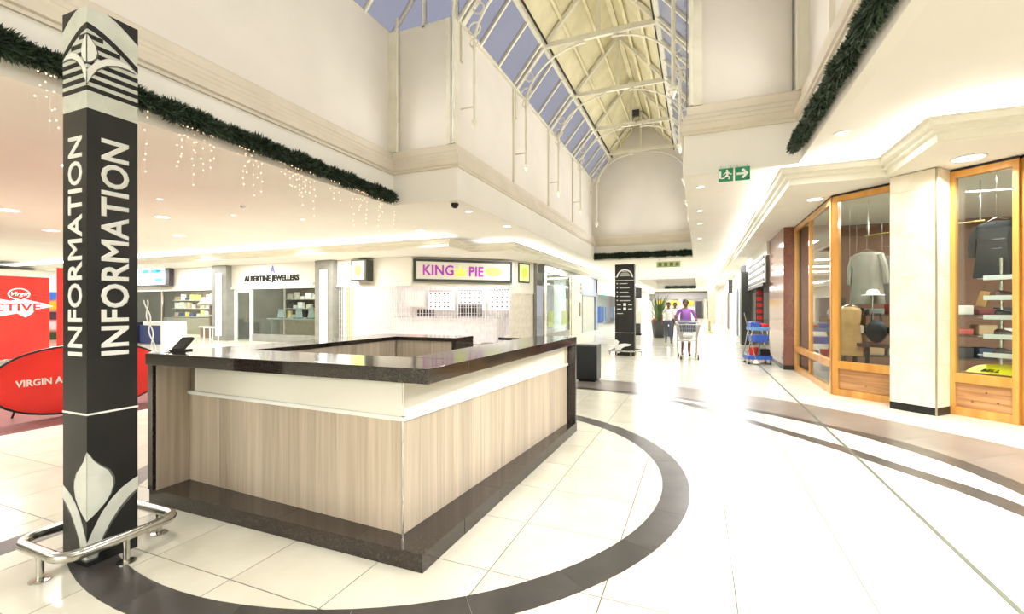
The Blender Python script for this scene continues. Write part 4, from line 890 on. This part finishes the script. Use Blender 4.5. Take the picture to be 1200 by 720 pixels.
# pie shop (front turns the corner diagonally)
KA = Vector((-9.42, YL, 0)); KB = Vector((-6.6, 16.05, 0)); KC = Vector((-6.15, 17.4, 0)); KD = Vector((-6.0, 18.2, 0))
ka = math.atan2(KB.y-KA.y, KB.x-KA.x); kl = (KB-KA).length
kf = S(bpy.data.objects.new('wall_pie_fascia', None)); COL.objects.link(kf); kf.location = KA; kf.rotation_euler = (0, 0, ka)
bx('fascia_board', 0, kl+.1, 0, .12, 2.19, ZS, fascm, kf); bx('lower_moulding', -.02, kl+.1, -.05, 0, 2.19, 2.27, lipm, kf)
k2 = math.atan2(KC.y-KB.y, KC.x-KB.x)
kf2 = S(bpy.data.objects.new('wall_pie_corner', None)); COL.objects.link(kf2); kf2.location = KB; kf2.rotation_euler = (0, 0, k2)
bx('fascia_board', 0, (KC-KB).length, 0, .12, 1.95, ZS, fascm, kf2); bx('tiled_panel', 0, (KC-KB).length-.05, .03, .1, 0, 1.95, C((232, 224, 208), .3), kf2); bx('post', (KC-KB).length-.05, (KC-KB).length+.12, -.02, .14, 0, ZS-.01, C((110, 108, 96)), kf2)
t = thing('pie_shop_sign', 'long framed sign reading KING PIE in magenta letters', 'sign', tuple(KA+Vector((.05, -.02, 2.34))), ka)
bx('frame', .02, kl-.05, -.10, -.0, 0, .80, C((62, 66, 58), .4), t, .01); bx('sign_face', .12, kl-.14, -.115, -.10, .09, .71, mat('sign_face', (214, 210, 196), .5, emit=(230, 226, 214), es=.25), t)
mg = C((196, 60, 214), .4); yg = mat('sign_lime', (226, 240, 110), .5, emit=(232, 244, 130), es=.3)
text('KING', (.32, -.117, .24), (1, 0, 0), (0, 0, 1), .50, mg, t, .012, .012, sx=.92); text('PIE', (2.0, -.117, .22), (1, 0, 0), (0, 0, 1), .50, mg, t, .012, .014, sx=.86)
MB().plate([(1.5, .2), (1.86, .2), (1.9, .48), (1.79, .38), (1.68, .6), (1.57, .38), (1.46, .48)], (0, -.117, 0), (1, 0, 0), (0, 0, 1), .012).obj('crown_emblem', yg, t)
MB().plate([(2.95+.33*math.cos(a), .4+.17*math.sin(a)) for a in [2*PI*q/16 for q in range(16)]], (0, -.117, 0), (1, 0, 0), (0, 0, 1), .012).obj('pie_emblem', yg, t)
for P_, rz, lab in (((-11.7, YL-.4, 2.38), 0, 'square lime lit box sign left of the pie shop sign'), ((-6.42, 16.5, 2.38), k2, 'lime lit box sign right of the pie shop sign')):
    t = thing('box_sign', lab, 'sign', P_, rz); bx('frame', -.1, .6, 0, .40, 0, .78, C((58, 60, 52)), t, .02); bx('lit_face', -.04, .52, -.012, 0, .06, .72, mat('lime_face', (216, 232, 150), .5, emit=(222, 240, 150), es=.5), t)
    MB().plate([(.24+.16*math.cos(a), .39+.2*math.sin(a)) for a in [2*PI*q/14 for q in range(14)]], (0, -.013, 0), (1, 0, 0), (0, 0, 1), .006).obj('emblem', mat('lime_blob', (190, 226, 60), .5, emit=(200, 232, 80), es=.5), t)
# roller grille in front of the pie shop: two runs of fine rods
def grille(P, rz, L, lab):
    t = thing('roller_grille', lab, 'grille', tuple(P), rz, 'white roller grilles of the pie shop')
    m1 = MB(); x = .05
    while x < L: m1.box(x-.009, x+.009, -.012, .012, 0, 2.19); x += .105
    m1.obj('vertical_rod', C((238, 234, 236), .4), t, kind='stuff')
    m2 = MB(); z = .15
    while z < 2.19: m2.box(0, L, -.008, .008, z-.005, z+.005); z += .21
    m2.obj('link_rod', C((238, 234, 236), .4), t, kind='stuff'); bx('bottom_rail', 0, L, -.02, .02, 0, .06, steelm, t); return t
grille((-12.78, YL+.05, 0), 0, 3.36, 'white roller grille of the pie shop, straight part beside the grey pier'); grille(KA+Vector((0, .05, 0)), ka, kl, 'white roller grille of the pie shop, diagonal part under the sign')
S(bx('wall_pie_back', -13.1, -6.5, 17.9, 18.0, 0, ZS, C((232, 226, 222), .5))); S(bx('floor_pie', -13.1, -6.6, YL+.1, 17.9, 0, .002, C((220, 216, 210), .3)))
area('shop_lamp', (-10.5, 15.6, ZS-.04), 3.5, .6, 125, col=(1, .97, .98)); area('shop_lamp', (-8.2, 16.6, ZS-.04), 1.6, .5, 60, col=(1, .98, .98))
t = thing('serving_counter', 'white serving counter inside the pie shop', 'counter', (-11.9, 16.0, 0), 0)
bx('body', 0, 4.7, 0, .6, 0, 1.0, C((238, 234, 232), .3), t, .01); bx('counter_top', -.05, 4.75, -.05, .65, 1.0, 1.05, C((200, 198, 196), .2), t, .01)
mb_ = [(-12.4, 1.45, 1.0, .7, (236, 190, 180)), (-11.2, 1.3, 1.3, .9, (246, 244, 240)), (-9.7, 1.3, 1.3, .9, (246, 244, 240)), (-8.2, 1.3, 1.2, .9, (246, 242, 240))]
for i, (x, z, w, h, col) in enumerate(mb_):
    t = thing('menu_board', ('pinkish menu board at the left inside the pie shop', 'white lit menu board in the pie shop, left of three', 'white lit menu board in the pie shop, middle of three', 'white lit menu board in the pie shop, right of three')[i], 'menu board', (x, 17.4, z))
    bx('panel', 0, w, 0, .1, 0, h, mat('menu_%d' % i, col, .5, emit=col, es=.35), t, .01)
    if i:
        for r in range(4):
            for c_ in range(5): bx('price_mark', .12+c_*.22, .22+c_*.22, -.006, 0, .12+r*.19, .19+r*.19, C((60, 58, 60)), t)
        bx('heading_bar', .05, w-.05, -.006, 0, h-.08, h-.02, C((210, 110, 100)) if i == 1 else C((120, 116, 118)), t)
    for sx in (.1, w-.1): MB().tube([(sx, .05, h), (sx, .05, ZS-z)], .01, 6).obj('hanger', steelm, t)
t = thing('oven', 'grey pie warming oven on the serving counter', 'oven', (-9.0, 16.2, 1.05)); bx('body', 0, .9, 0, .4, 0, .5, C((150, 150, 150), .3, .8), t, .02); bx('door', .06, .84, -.015, 0, .06, .42, C((70, 70, 72), .2), t)
t = thing('oven', 'small dark food warmer left of the grey oven', 'oven', (-11.0, 16.2, 1.05)); bx('body', 0, .7, 0, .4, 0, .3, C((90, 86, 86), .3, .8), t, .02); bx('door', .06, .64, -.015, 0, .05, .25, C((50, 50, 52), .2), t)
o = bx('yellow_strip_sign', -12.7, -12.45, YL+.4, YL+.45, .0, 2.15, C((238, 214, 90))); tag(o, 'tall yellow strip poster behind the grille beside the grey pier', 'poster')

# left corridor wall along x = -6
XC = -5.98
S(bx('wall_left_corridor', XC-.3, XC, 24.6, 62, 2.3, ZS, fascm)); S(bx('wall_left_lintel', XC-.3, XC, 18.2, 24.6, 2.9, ZS, greym))
t = S(bpy.data.objects.new('window_12', None)); COL.objects.link(t)
bx('post', XC-.1, XC, 18.2, 18.45, 0, 2.9, steelm, t); bx('post', XC-.1, XC, 22.2, 22.5, 0, 2.9, steelm, t); bx('pane', XC-.06, XC-.05, 18.45, 22.2, .3, 2.9, glassm, t); bx('stall_riser', XC-.1, XC, 18.45, 22.2, 0, .3, greym, t)
for i, y in enumerate((19.0, 21.2)):
    o = bx('yellow_poster', XC-.12, XC-.09, y, y+.7, .55, 1.25, C((224, 236, 40))); tag(o, ('yellow green poster low in the corridor window, nearer one', 'yellow green poster low in the corridor window, farther one')[i], 'poster')
S(bx('wall_window_shop_back', -9.5, -9.4, 18.6, 24, 0, ZS, C((170, 180, 176))))
area('shop_lamp', (-7.8, 20.5, ZS-.05), 1, 2.5, 70)
S(bx('wall_cream_pier', XC-.3, XC+.02, 22.5, 24.6, 0, 2.9, C((214, 204, 172), .4)))
t = thing('pier_sign', 'vertical row of red symbols on the cream corridor pier', 'sign', (XC+.02, 24.3, 2.1))
for q in range(3): bx('red_symbol', 0, .02, 0, .2, .05+.22*q, .2+.22*q, C((214, 110, 70)), t)
o = bx('call_panel', XC+.02, XC+.06, 24.1, 24.35, .95, 1.7, C((120, 110, 96), .3)); tag(o, 'narrow grey brown panel low on the cream corridor pier', 'panel')
S(bx('wall_blue_portal', XC-.25, XC+.02, 24.7, 28.5, 2.1, ZS-.01, C((126, 138, 158), .35))); S(bx('wall_portal_side', XC-.25, XC, 24.6, 24.9, 0, 2.1, C((90, 96, 100)))); S(bx('door_2', XC-.12, XC-.06, 25.2, 28.2, 0, 2.1, C((150, 158, 150), .3)))
S(bx('wall_portal_post', XC-.25, XC, 28.5, 29.0, 0, ZS-.01, C((120, 132, 146), .35)))
S(bx('wall_bright_shop_back', -9.0, -8.9, 29, 50, 0, ZS, C((226, 238, 244))))
area('shop_lamp', (-7.5, 34, ZS-.05), 1.5, 8, 330, col=(.86, .95, 1))
S(bx('wall_left_corridor_end', XC-.3, XC, 50, 66, 0, 2.3, fascm))
random.seed(31)
t = thing('clothes_rack', 'rack of blue and dark clothes in the bright corridor shop', 'rack', (-6.9, 34.5, 0))
MB().tube([(0, -1.5, 0), (0, -1.5, 1.5), (0, 1.5, 1.5), (0, 1.5, 0)], .03, 8).obj('frame', steelm, t)
for q in range(12): bx('clothes', -.25, .25, -1.4+.235*q, -1.4+.235*q+.12, random.uniform(.3, .5), 1.48, C(random.choice([(60, 90, 160), (90, 110, 140), (40, 44, 60), (150, 170, 200)]), .8), t, .02)
t = thing('clothes_rack', 'second rack of dark clothes deeper in the bright corridor shop', 'rack', (-6.6, 40.5, 0))
MB().tube([(0, -1.5, 0), (0, -1.5, 1.5), (0, 1.5, 1.5), (0, 1.5, 0)], .03, 8).obj('frame', steelm, t)
for q in range(12): bx('clothes', -.25, .25, -1.4+.235*q, -1.4+.235*q+.12, random.uniform(.3, .5), 1.48, C(random.choice([(40, 50, 80), (90, 110, 140), (80, 84, 90)]), .8), t, .02)
t = thing('hanging_sign', 'small cyan sign hanging in the bright corridor shop', 'sign', (-6.3, 32.5, 2.2)); bx('plate', -.04, .04, 0, .9, 0, .6, C((60, 190, 220)), t, .02); MB().tube([(0, .45, .6), (0, .45, 1.0)], .015, 6).obj('hanger', steelm, t)

# far end of the mall
ef = thing('end_shopfront', 'shopfront closing the far end of the mall with yellow signs', 'shopfront', (-2.3, 65.5, 0))
bx('fascia', -6, 6, 0, .3, 2.6, 3.4, C((190, 188, 196)), ef)
for x, w in ((-3.2, 1.4), (-1.4, 1.2), (.4, 1.2)): bx('yellow_sign', x, x+w, -.1, 0, 1.75, 2.35, C((240, 200, 60), .5), ef)
for x, w in ((-5.2, 1.2), (1.9, .8), (3.2, .6)): bx('doorway', x, x+w, -.05, .02, 0, 2.3, C((60, 54, 66), .5), ef)
for x in (-3.6, -.2, 2.9, 3.9): bx('pillar', x, x+.35, -.12, 0, 0, 2.6, C((230, 224, 214)), ef)
S(bx('wall_far_pier', .75, 1.38, 44, 44.8, 0, 3.6, C((226, 220, 196), .4)))
t = thing('info_stand', 'small white brochure stand left of the planter', 'stand', (-3.05, 24.0, 0)); bx('base', -.35, .35, -.2, .2, 0, .1, blackm, t, .01); bx('body', -.3, .3, -.15, .15, .1, .6, C((54, 54, 52)), t, .02); bx('panel', -.35, .35, -.03, .03, .6, 1.3, letm, t, .02)
t = thing('hanging_speaker', 'dark box hanging left of the planter under the ceiling', 'speaker', (-3.6, 30.0, 2.0)); bx('housing', -.22, .22, -.15, .15, 0, .7, blackm, t, .03); MB().tube([(0, 0, .7), (0, 0, 1.6)], .02, 6).obj('rod', steelm, t)
S(bx('wall_pink_pier', -4.9, -4.4, 34, 34.5, 0, 2.2, C((206, 160, 140), .4)))

# planter with a palm-like plant
t = thing('planter', 'tall dark grey tapered planter with upright green plant', 'potted plant', (-1.75, 22.6, 0))
MB().lathe([(.24, 0), (.26, .02), (.36, .76), (.37, .80), (.33, .80), (.32, .74)], 24).obj('pot', C((70, 74, 76), .4), t, smooth=True); MB().lathe([(.31, .70), (.31, .74)], 20).obj('soil', C((60, 46, 36)), t)
random.seed(4)
fo = [C((92, 120, 70), .5), C((130, 150, 96), .5), C((70, 100, 60), .5)]
for q in range(46):
    a = random.random()*2*PI; rr = random.uniform(0, .18); h = random.uniform(.5, 1.35); bend = random.uniform(.1, .5); w = random.uniform(.03, .06)
    b0 = Vector((math.cos(a)*rr, math.sin(a)*rr, .74)); vs = []; fs = []
    side_ = Vector((-math.sin(a), math.cos(a), 0))
    for k in range(6):
        u = k/5; p = b0+Vector((math.cos(a)*bend*u*u, math.sin(a)*bend*u*u, h*u)); ww = w*(math.sin(PI*(.1+.9*u))+.05); vs += [p-side_*ww, p+side_*ww, p+Vector((math.cos(a), math.sin(a), 0))*.012]
    for k in range(5): i = k*3; fs += [(i, i+3, i+5, i+2), (i+2, i+5, i+4, i+1), (i, i+1, i+4, i+3)]
    MB().add(vs, fs).obj('leaf', fo[q % 3], t)
for q in range(4): MB().sphere((-.28+.05*q, -.2, .78+.06*(q % 2)), .07, 8, 5).obj('flower', C((220, 120, 90)), t)
t = thing('planter', 'small dark pot just right of the tall planter', 'potted plant', (-1.3, 23.4, 0)); MB().lathe([(.15, 0), (.2, .5), (.21, .52)], 16).obj('pot', C((80, 84, 90), .4), t, smooth=True)

# ------------------------------------------------------------------ red banners on the left
t = thing('oval_banner', 'red oval pop-up floor banner with black rim reading VIRGIN ACTIVE', 'banner', (-7.6, 3.5, 0))
hy_, hz_ = .93, .44
def ov(a, b_): return [(math.copysign(abs(math.cos(q))**.85, math.cos(q))*a, .47+math.copysign(abs(math.sin(q))**.9, math.sin(q))*b_) for q in [2*PI*i/40 for i in range(40)]]
MB().plate(ov(hy_, hz_), (0, 0, 0), (0, 1, 0), (0, 0, 1), .012).obj('sheet', redm, t)
rim = [(.006, p[0], p[1]) for p in ov(hy_, hz_)]; MB().tube(rim, .014, 8, True).obj('rim', blackm, t, smooth=True)
text('VIRGIN ACTIVE    CLUBS', (.013, -.70, .44), (0, 1, 0), (0, 0, 1), .112, letm, t, .001, .004, sx=.90)
t['label'] = 'red oval pop-up floor banner with black rim and white VIRGIN lettering'
for s in (-.6, .6): MB().tube([(0, s, .5), (-.35, s, .02)], .012, 6).obj('strut', blackm, t)
def logo(t, y, z, k):
    pts = [(math.cos(a)*.27*k, math.sin(a)*.19*k) for a in [2*PI*q/24 for q in range(24)]]; O = (.012, y+.35*k, z+.35*k)
    MB().plate(pts, O, (0, 1, 0), (0, 0, 1), .002).obj('logo_oval', letm, t); MB().plate([(p[0]*.86, p[1]*.84) for p in pts], (.014, O[1], O[2]), (0, 1, 0), (0, 0, 1), .002).obj('logo_oval', redm, t)
    text('Virgin', (.017, O[1], O[2]-.06*k), (0, 1, 0), (0, 0, 1), .19*k, letm, t, .001, .003, 'CENTER', shear=.4)
    sp = [(-.75, -.02), (-.55, .1), (-.35, .12), (-.1, .18), (.15, .12), (.4, .2), (.7, .12), (1.05, .02), (1.2, -.05), (.95, -.12), (.75, -.16), (.66, -.3), (.5, -.42), (.3, -.28), (.05, -.34), (-.25, -.4), (-.45, -.26), (-.75, -.28), (-.68, -.14)]
    MB().plate([(p[0]*k, p[1]*k) for p in sp], (.0125, y, z), (0, 1, 0), (0, 0, 1), .0015).obj('logo_splash', letm, t)
    text('ACTIVE', (.016, y+.15*k, z-.2*k), (0, 1, 0), (0, 0, 1), .34*k, redm, t, .001, .008*k, 'CENTER', sx=1.25)
t = thing('banner_panel', 'red display panel with white fitness club logo at frame left', 'banner', (-16, 5.27, .12))
bx('sheet', 0, .012, -1.1, 1.28, 0, 2.08, redm, t); bx('base', -.12, .14, -1.1, 1.28, -.12, 0, steelm, t, .01); logo(t, .42, 1.36, .78)
t = thing('banner_panel', 'second red display panel partly hidden behind the information column', 'banner', (-16.6, 8.1, .1))
bx('sheet', 0, .012, -1.15, .55, 0, 2.42, redm, t); bx('base', -.12, .14, -1.15, .55, -.1, 0, steelm, t, .01)
t = thing('poster_rack', 'narrow rack of blue yellow and white leaflets between the red panels', 'rack', (-17.9, 7.35, 0))
bx('back', 0, .05, -.3, .35, 0, 1.9, letm, t)
for q, cc in enumerate(((40, 120, 210), (240, 200, 60), (60, 60, 70), (240, 240, 240), (40, 90, 60))): bx('leaflet', .05, .08, -.25, .3, 1.65-.3*q, 1.88-.3*q, C(cc), t)
S(bx('wall_left_bay', -30.2, -30.0, 0, 13.5, 0, ZS, fascm))
# ------------------------------------------------------------------ people
SK = C((112, 74, 56), .5); HAIR = C((30, 24, 22), .6)
def person(label, loc, rz, H, shirt, pants, arms, girth=1.0, stride=.12, short=False, hair=HAIR):
    t = thing('person', label, 'person', loc, rz)
    k = H/1.7; V = []; E = []; R = []
    def v(p, r): V.append(tuple(c*k for c in p)); R.append(r*k); return len(V)-1
    g_ = girth
    pel = v((0, 0, .95), .125*g_); wai = v((0, 0, 1.1), .115*g_); che = v((0, 0, 1.3), .13*g_); sh = v((0, .0, 1.42), .075); nk = v((0, -.01, 1.49), .048); hd0 = v((0, -.015, 1.54), .055)
    E += [(pel, wai), (wai, che), (che, sh), (sh, nk), (nk, hd0)]
    for s in (-1, 1):
        st = stride*s
        a = v((s*.10*g_, 0, .86), .095*g_); b = v((s*.10, -st*.5-.02, .5), .06); c_ = v((s*.10, -st*.4+.02, .28), .05); d = v((s*.10, -st+.05, .08), .034); e = v((s*.105, -st-.08, .035), .034); f = v((s*.107, -st-.14, .03), .026)
        E += [(pel, a), (a, b), (b, c_), (c_, d), (d, e), (e, f)]
        sh2 = v((s*.175*(.6+.4*g_), 0, 1.40), .058); el, wr, hn = arms[0 if s < 0 else 1]
        e1 = v(el, .042); w1 = v(wr, .028); h1 = v(hn, .03); E += [(sh, sh2), (sh2, e1), (e1, w1), (w1, h1)]
    me = bpy.data.meshes.new('body'); me.from_pydata(V, E, []); o = bpy.data.objects.new('tmp_body', me); COL.objects.link(o)
    md = o.modifiers.new('s', 'SKIN'); 
    for i, r in enumerate(R): me.skin_vertices[0].data[i].radius = (r, r)
    me.skin_vertices[0].data[0].use_root = True
    o.modifiers.new('u', 'SUBSURF').levels = 2
    dg = bpy.context.evaluated_depsgraph_get(); m2 = bpy.data.meshes.new_from_object(o.evaluated_get(dg)); bpy.data.objects.remove(o)
    m2.materials.clear()
    for m_ in (SK, shirt, pants, C((40, 38, 38), .5)): m2.materials.append(m_)
    elz = arms[0][0][2]
    for p in m2.polygons:
        c_ = p.center/k; i = 0; p.use_smooth = True
        ar = abs(c_.x) > .2*(.6+.4*g_)+.03 and c_.z > .7
        if c_.z < .075: i = 3
        elif c_.z < .98 and not ar: i = 2 if (not short or c_.z > .42) else 0
        elif not ar and c_.z < 1.45: i = 1
        elif ar and c_.z > 1.22: i = 1
        p.material_index = i
    body = link('body', m2, None, t)
    # head with face
    hd = MB(); vs = []; fs = []; n = 14
    prof = [(-.115, .02, .0), (-.105, .045, -.012), (-.08, .058, -.008), (-.04, .07, 0), (0, .076, .004), (.04, .077, .008), (.08, .064, .01), (.105, .04, .01), (.115, .008, .01)]
    for z, r, oy in prof:
        for q in range(n): a = 2*PI*q/n; vs.append((math.cos(a)*r*.92, math.sin(a)*r*1.12+oy, 1.625+z))
    for i in range(len(prof)-1):
        for q in range(n): q2 = (q+1) % n; fs.append((i*n+q, i*n+q2, (i+1)*n+q2, (i+1)*n+q))
    fs += [tuple(range(n-1, -1, -1)), tuple((len(prof)-1)*n+q for q in range(n))]
    hd.add(vs, fs); hd.v = [tuple(c*k for c in p) for p in hd.v]; head = hd.obj('head', SK, t, smooth=True)
    f = MB()
    f.add([tuple(c*k for c in p) for p in ((-.012, -.078, 1.605), (.012, -.078, 1.605), (0, -.104, 1.6), (0, -.08, 1.645))], [(0, 2, 3), (2, 1, 3), (0, 1, 2), (0, 3, 1)]); f.obj('nose', SK, head)
    for s in (-1, 1):
        MB().sphere((s*.028*k, -.074*k, 1.632*k), .009*k, 8, 5).obj('eye', C((236, 232, 226), .3), head); MB().sphere((s*.073*k, .005*k, 1.615*k), .017*k, 8, 5, (.5, .8, 1.2)).obj('ear', SK, head)
    MB().sphere((0, -.078*k, 1.565*k), .016*k, 8, 5, (1.5, .5, .45)).obj('mouth', C((120, 60, 54)), head)
    hh = MB(); hh.sphere((0, .016*k, 1.655*k), .093*k, 14, 8, (1.0, 1.08, 1.05)); hair_ = hh.obj('hair', hair, head, smooth=True)
    b_ = bmesh.new(); b_.from_mesh(hair_.data)
    bmesh.ops.delete(b_, geom=[v_ for v_ in b_.verts if v_.co.y < -.03*k and v_.co.z < 1.68*k], context='VERTS'); b_.to_mesh(hair_.data); b_.free()
    # fingers
    for ai, s in ((0, -1), (1, 1)):
        el, wr, hn = arms[ai]; dv = (Vector(hn)-Vector(wr)).normalized(); sd = dv.cross(Vector((0, 0, 1)) if abs(dv.z) < .8 else Vector((0, 1, 0))).normalized()
        hm = MB()
        for q, ln in enumerate((.06, .07, .066, .05)):
            p0 = Vector(hn)+sd*(-.026+.017*q); p1 = p0+dv*ln*.6; p2 = p1+dv*ln*.3+Vector((0, 0, -.02)); hm.tube([tuple(x*k for x in p) for p in (p0, p1, p2)], .008*k, 6)
        p0 = Vector(wr).lerp(Vector(hn), .5); p1 = p0-sd*s*.04+dv*.03; hm.tube([tuple(x*k for x in p) for p in (p0, p1)], .009*k, 6); hm.obj('fingers', SK, body, smooth=True)
    return t
push = (((-.30, -.05, 1.13), (-.25, -.30, 1.05), (-.22, -.38, 1.04)), ((.30, -.05, 1.13), (.25, -.30, 1.05), (.22, -.38, 1.04)))
hang = (((-.25, .02, 1.14), (-.26, -.06, .90), (-.26, -.08, .83)), ((.25, .03, 1.14), (.26, .0, .90), (.26, -.02, .83)))
person('woman in a purple top pushing a wire shopping trolley', (-.36, 14.35, 0), .12, 1.60, C((150, 96, 176), .8), C((214, 214, 208), .8), push, 1.45, .08, True)
person('man in white shirt and blue jeans walking past the planter', (-1.12, 19.2, 0), .1, 1.58, C((244, 242, 240), .8), C((84, 92, 106), .8), hang, 1.05, .16)
person('person in white shirt and dark trousers walking behind the woman', (-1.0, 21.9, 0), -.1, 1.6, C((246, 240, 238), .8), C((60, 40, 40), .8), hang, 1.05, -.12)
# shopping trolley
t = thing('shopping_trolley', 'wire shopping trolley pushed by the woman in purple', 'trolley', (-.28, 13.55, 0), .12)
wm = C((196, 196, 192), .3, .7); b1 = MB()
tp = [(-.27, -.42, .95), (.27, -.42, .95), (.30, .36, 1.0), (-.30, .36, 1.0)]; bt = [(-.19, -.30, .52), (.19, -.30, .52), (.25, .34, .46), (-.25, .34, .46)]
def lp(P, i, u): return Vector(P[i]).lerp(Vector(P[(i+1) % 4]), u)
for i in range(4):
    for q in range(9): u = q/9; b1.bar(lp(tp, i, u), lp(bt, i, u), .006)
    for h in (.25, .5, .75): b1.bar(Vector(tp[i]).lerp(Vector(bt[i]), h), Vector(tp[(i+1) % 4]).lerp(Vector(bt[(i+1) % 4]), h), .006)
for q in range(1, 9): b1.bar(lp(bt, 0, q/9), Vector(bt[3]).lerp(Vector(bt[2]), q/9), .006)
b1.obj('basket', wm, t); MB().tube(tp, .011, 8, True).obj('rim', wm, t); MB().tube(bt, .009, 8, True).obj('basket_base', wm, t)
MB().tube([(-.27, .46, 1.03), (.27, .46, 1.03)], .018, 10).obj('handle', C((70, 84, 110), .4), t)
bx('child_seat', -.24, .24, .28, .33, .72, .98, C((70, 78, 96), .5), t, .01)
for s in (-1, 1):
    MB().tube([(s*.27, .46, 1.03), (s*.26, .36, .46), (s*.24, .3, .16), (s*.20, -.36, .14)], .012, 8).obj('chassis', wm, t); MB().tube([(s*.2, -.3, .52), (s*.2, -.2, .15)], .012, 8).obj('chassis', wm, t)
    for y_ in (.28, -.38):
        w0 = MB().tube([(-.013, 0, 0), (.013, 0, 0)], .055, 14).obj('wheel', blackm, t, smooth=True); w0.location = (s*.22, y_, .055); bx('fork', s*.22-.02, s*.22+.02, y_-.012, y_+.012, .06, .15, wm, t)
MB().sphere((0, -.02, .62), .13, 12, 7, (1.1, 1, .8)).obj('shopping_bag', C((226, 224, 220), .6), None).location = (-.28, 13.55, 0)
tag(bpy.data.objects['shopping_bag'], 'white carrier bag lying in the shopping trolley', 'bag')
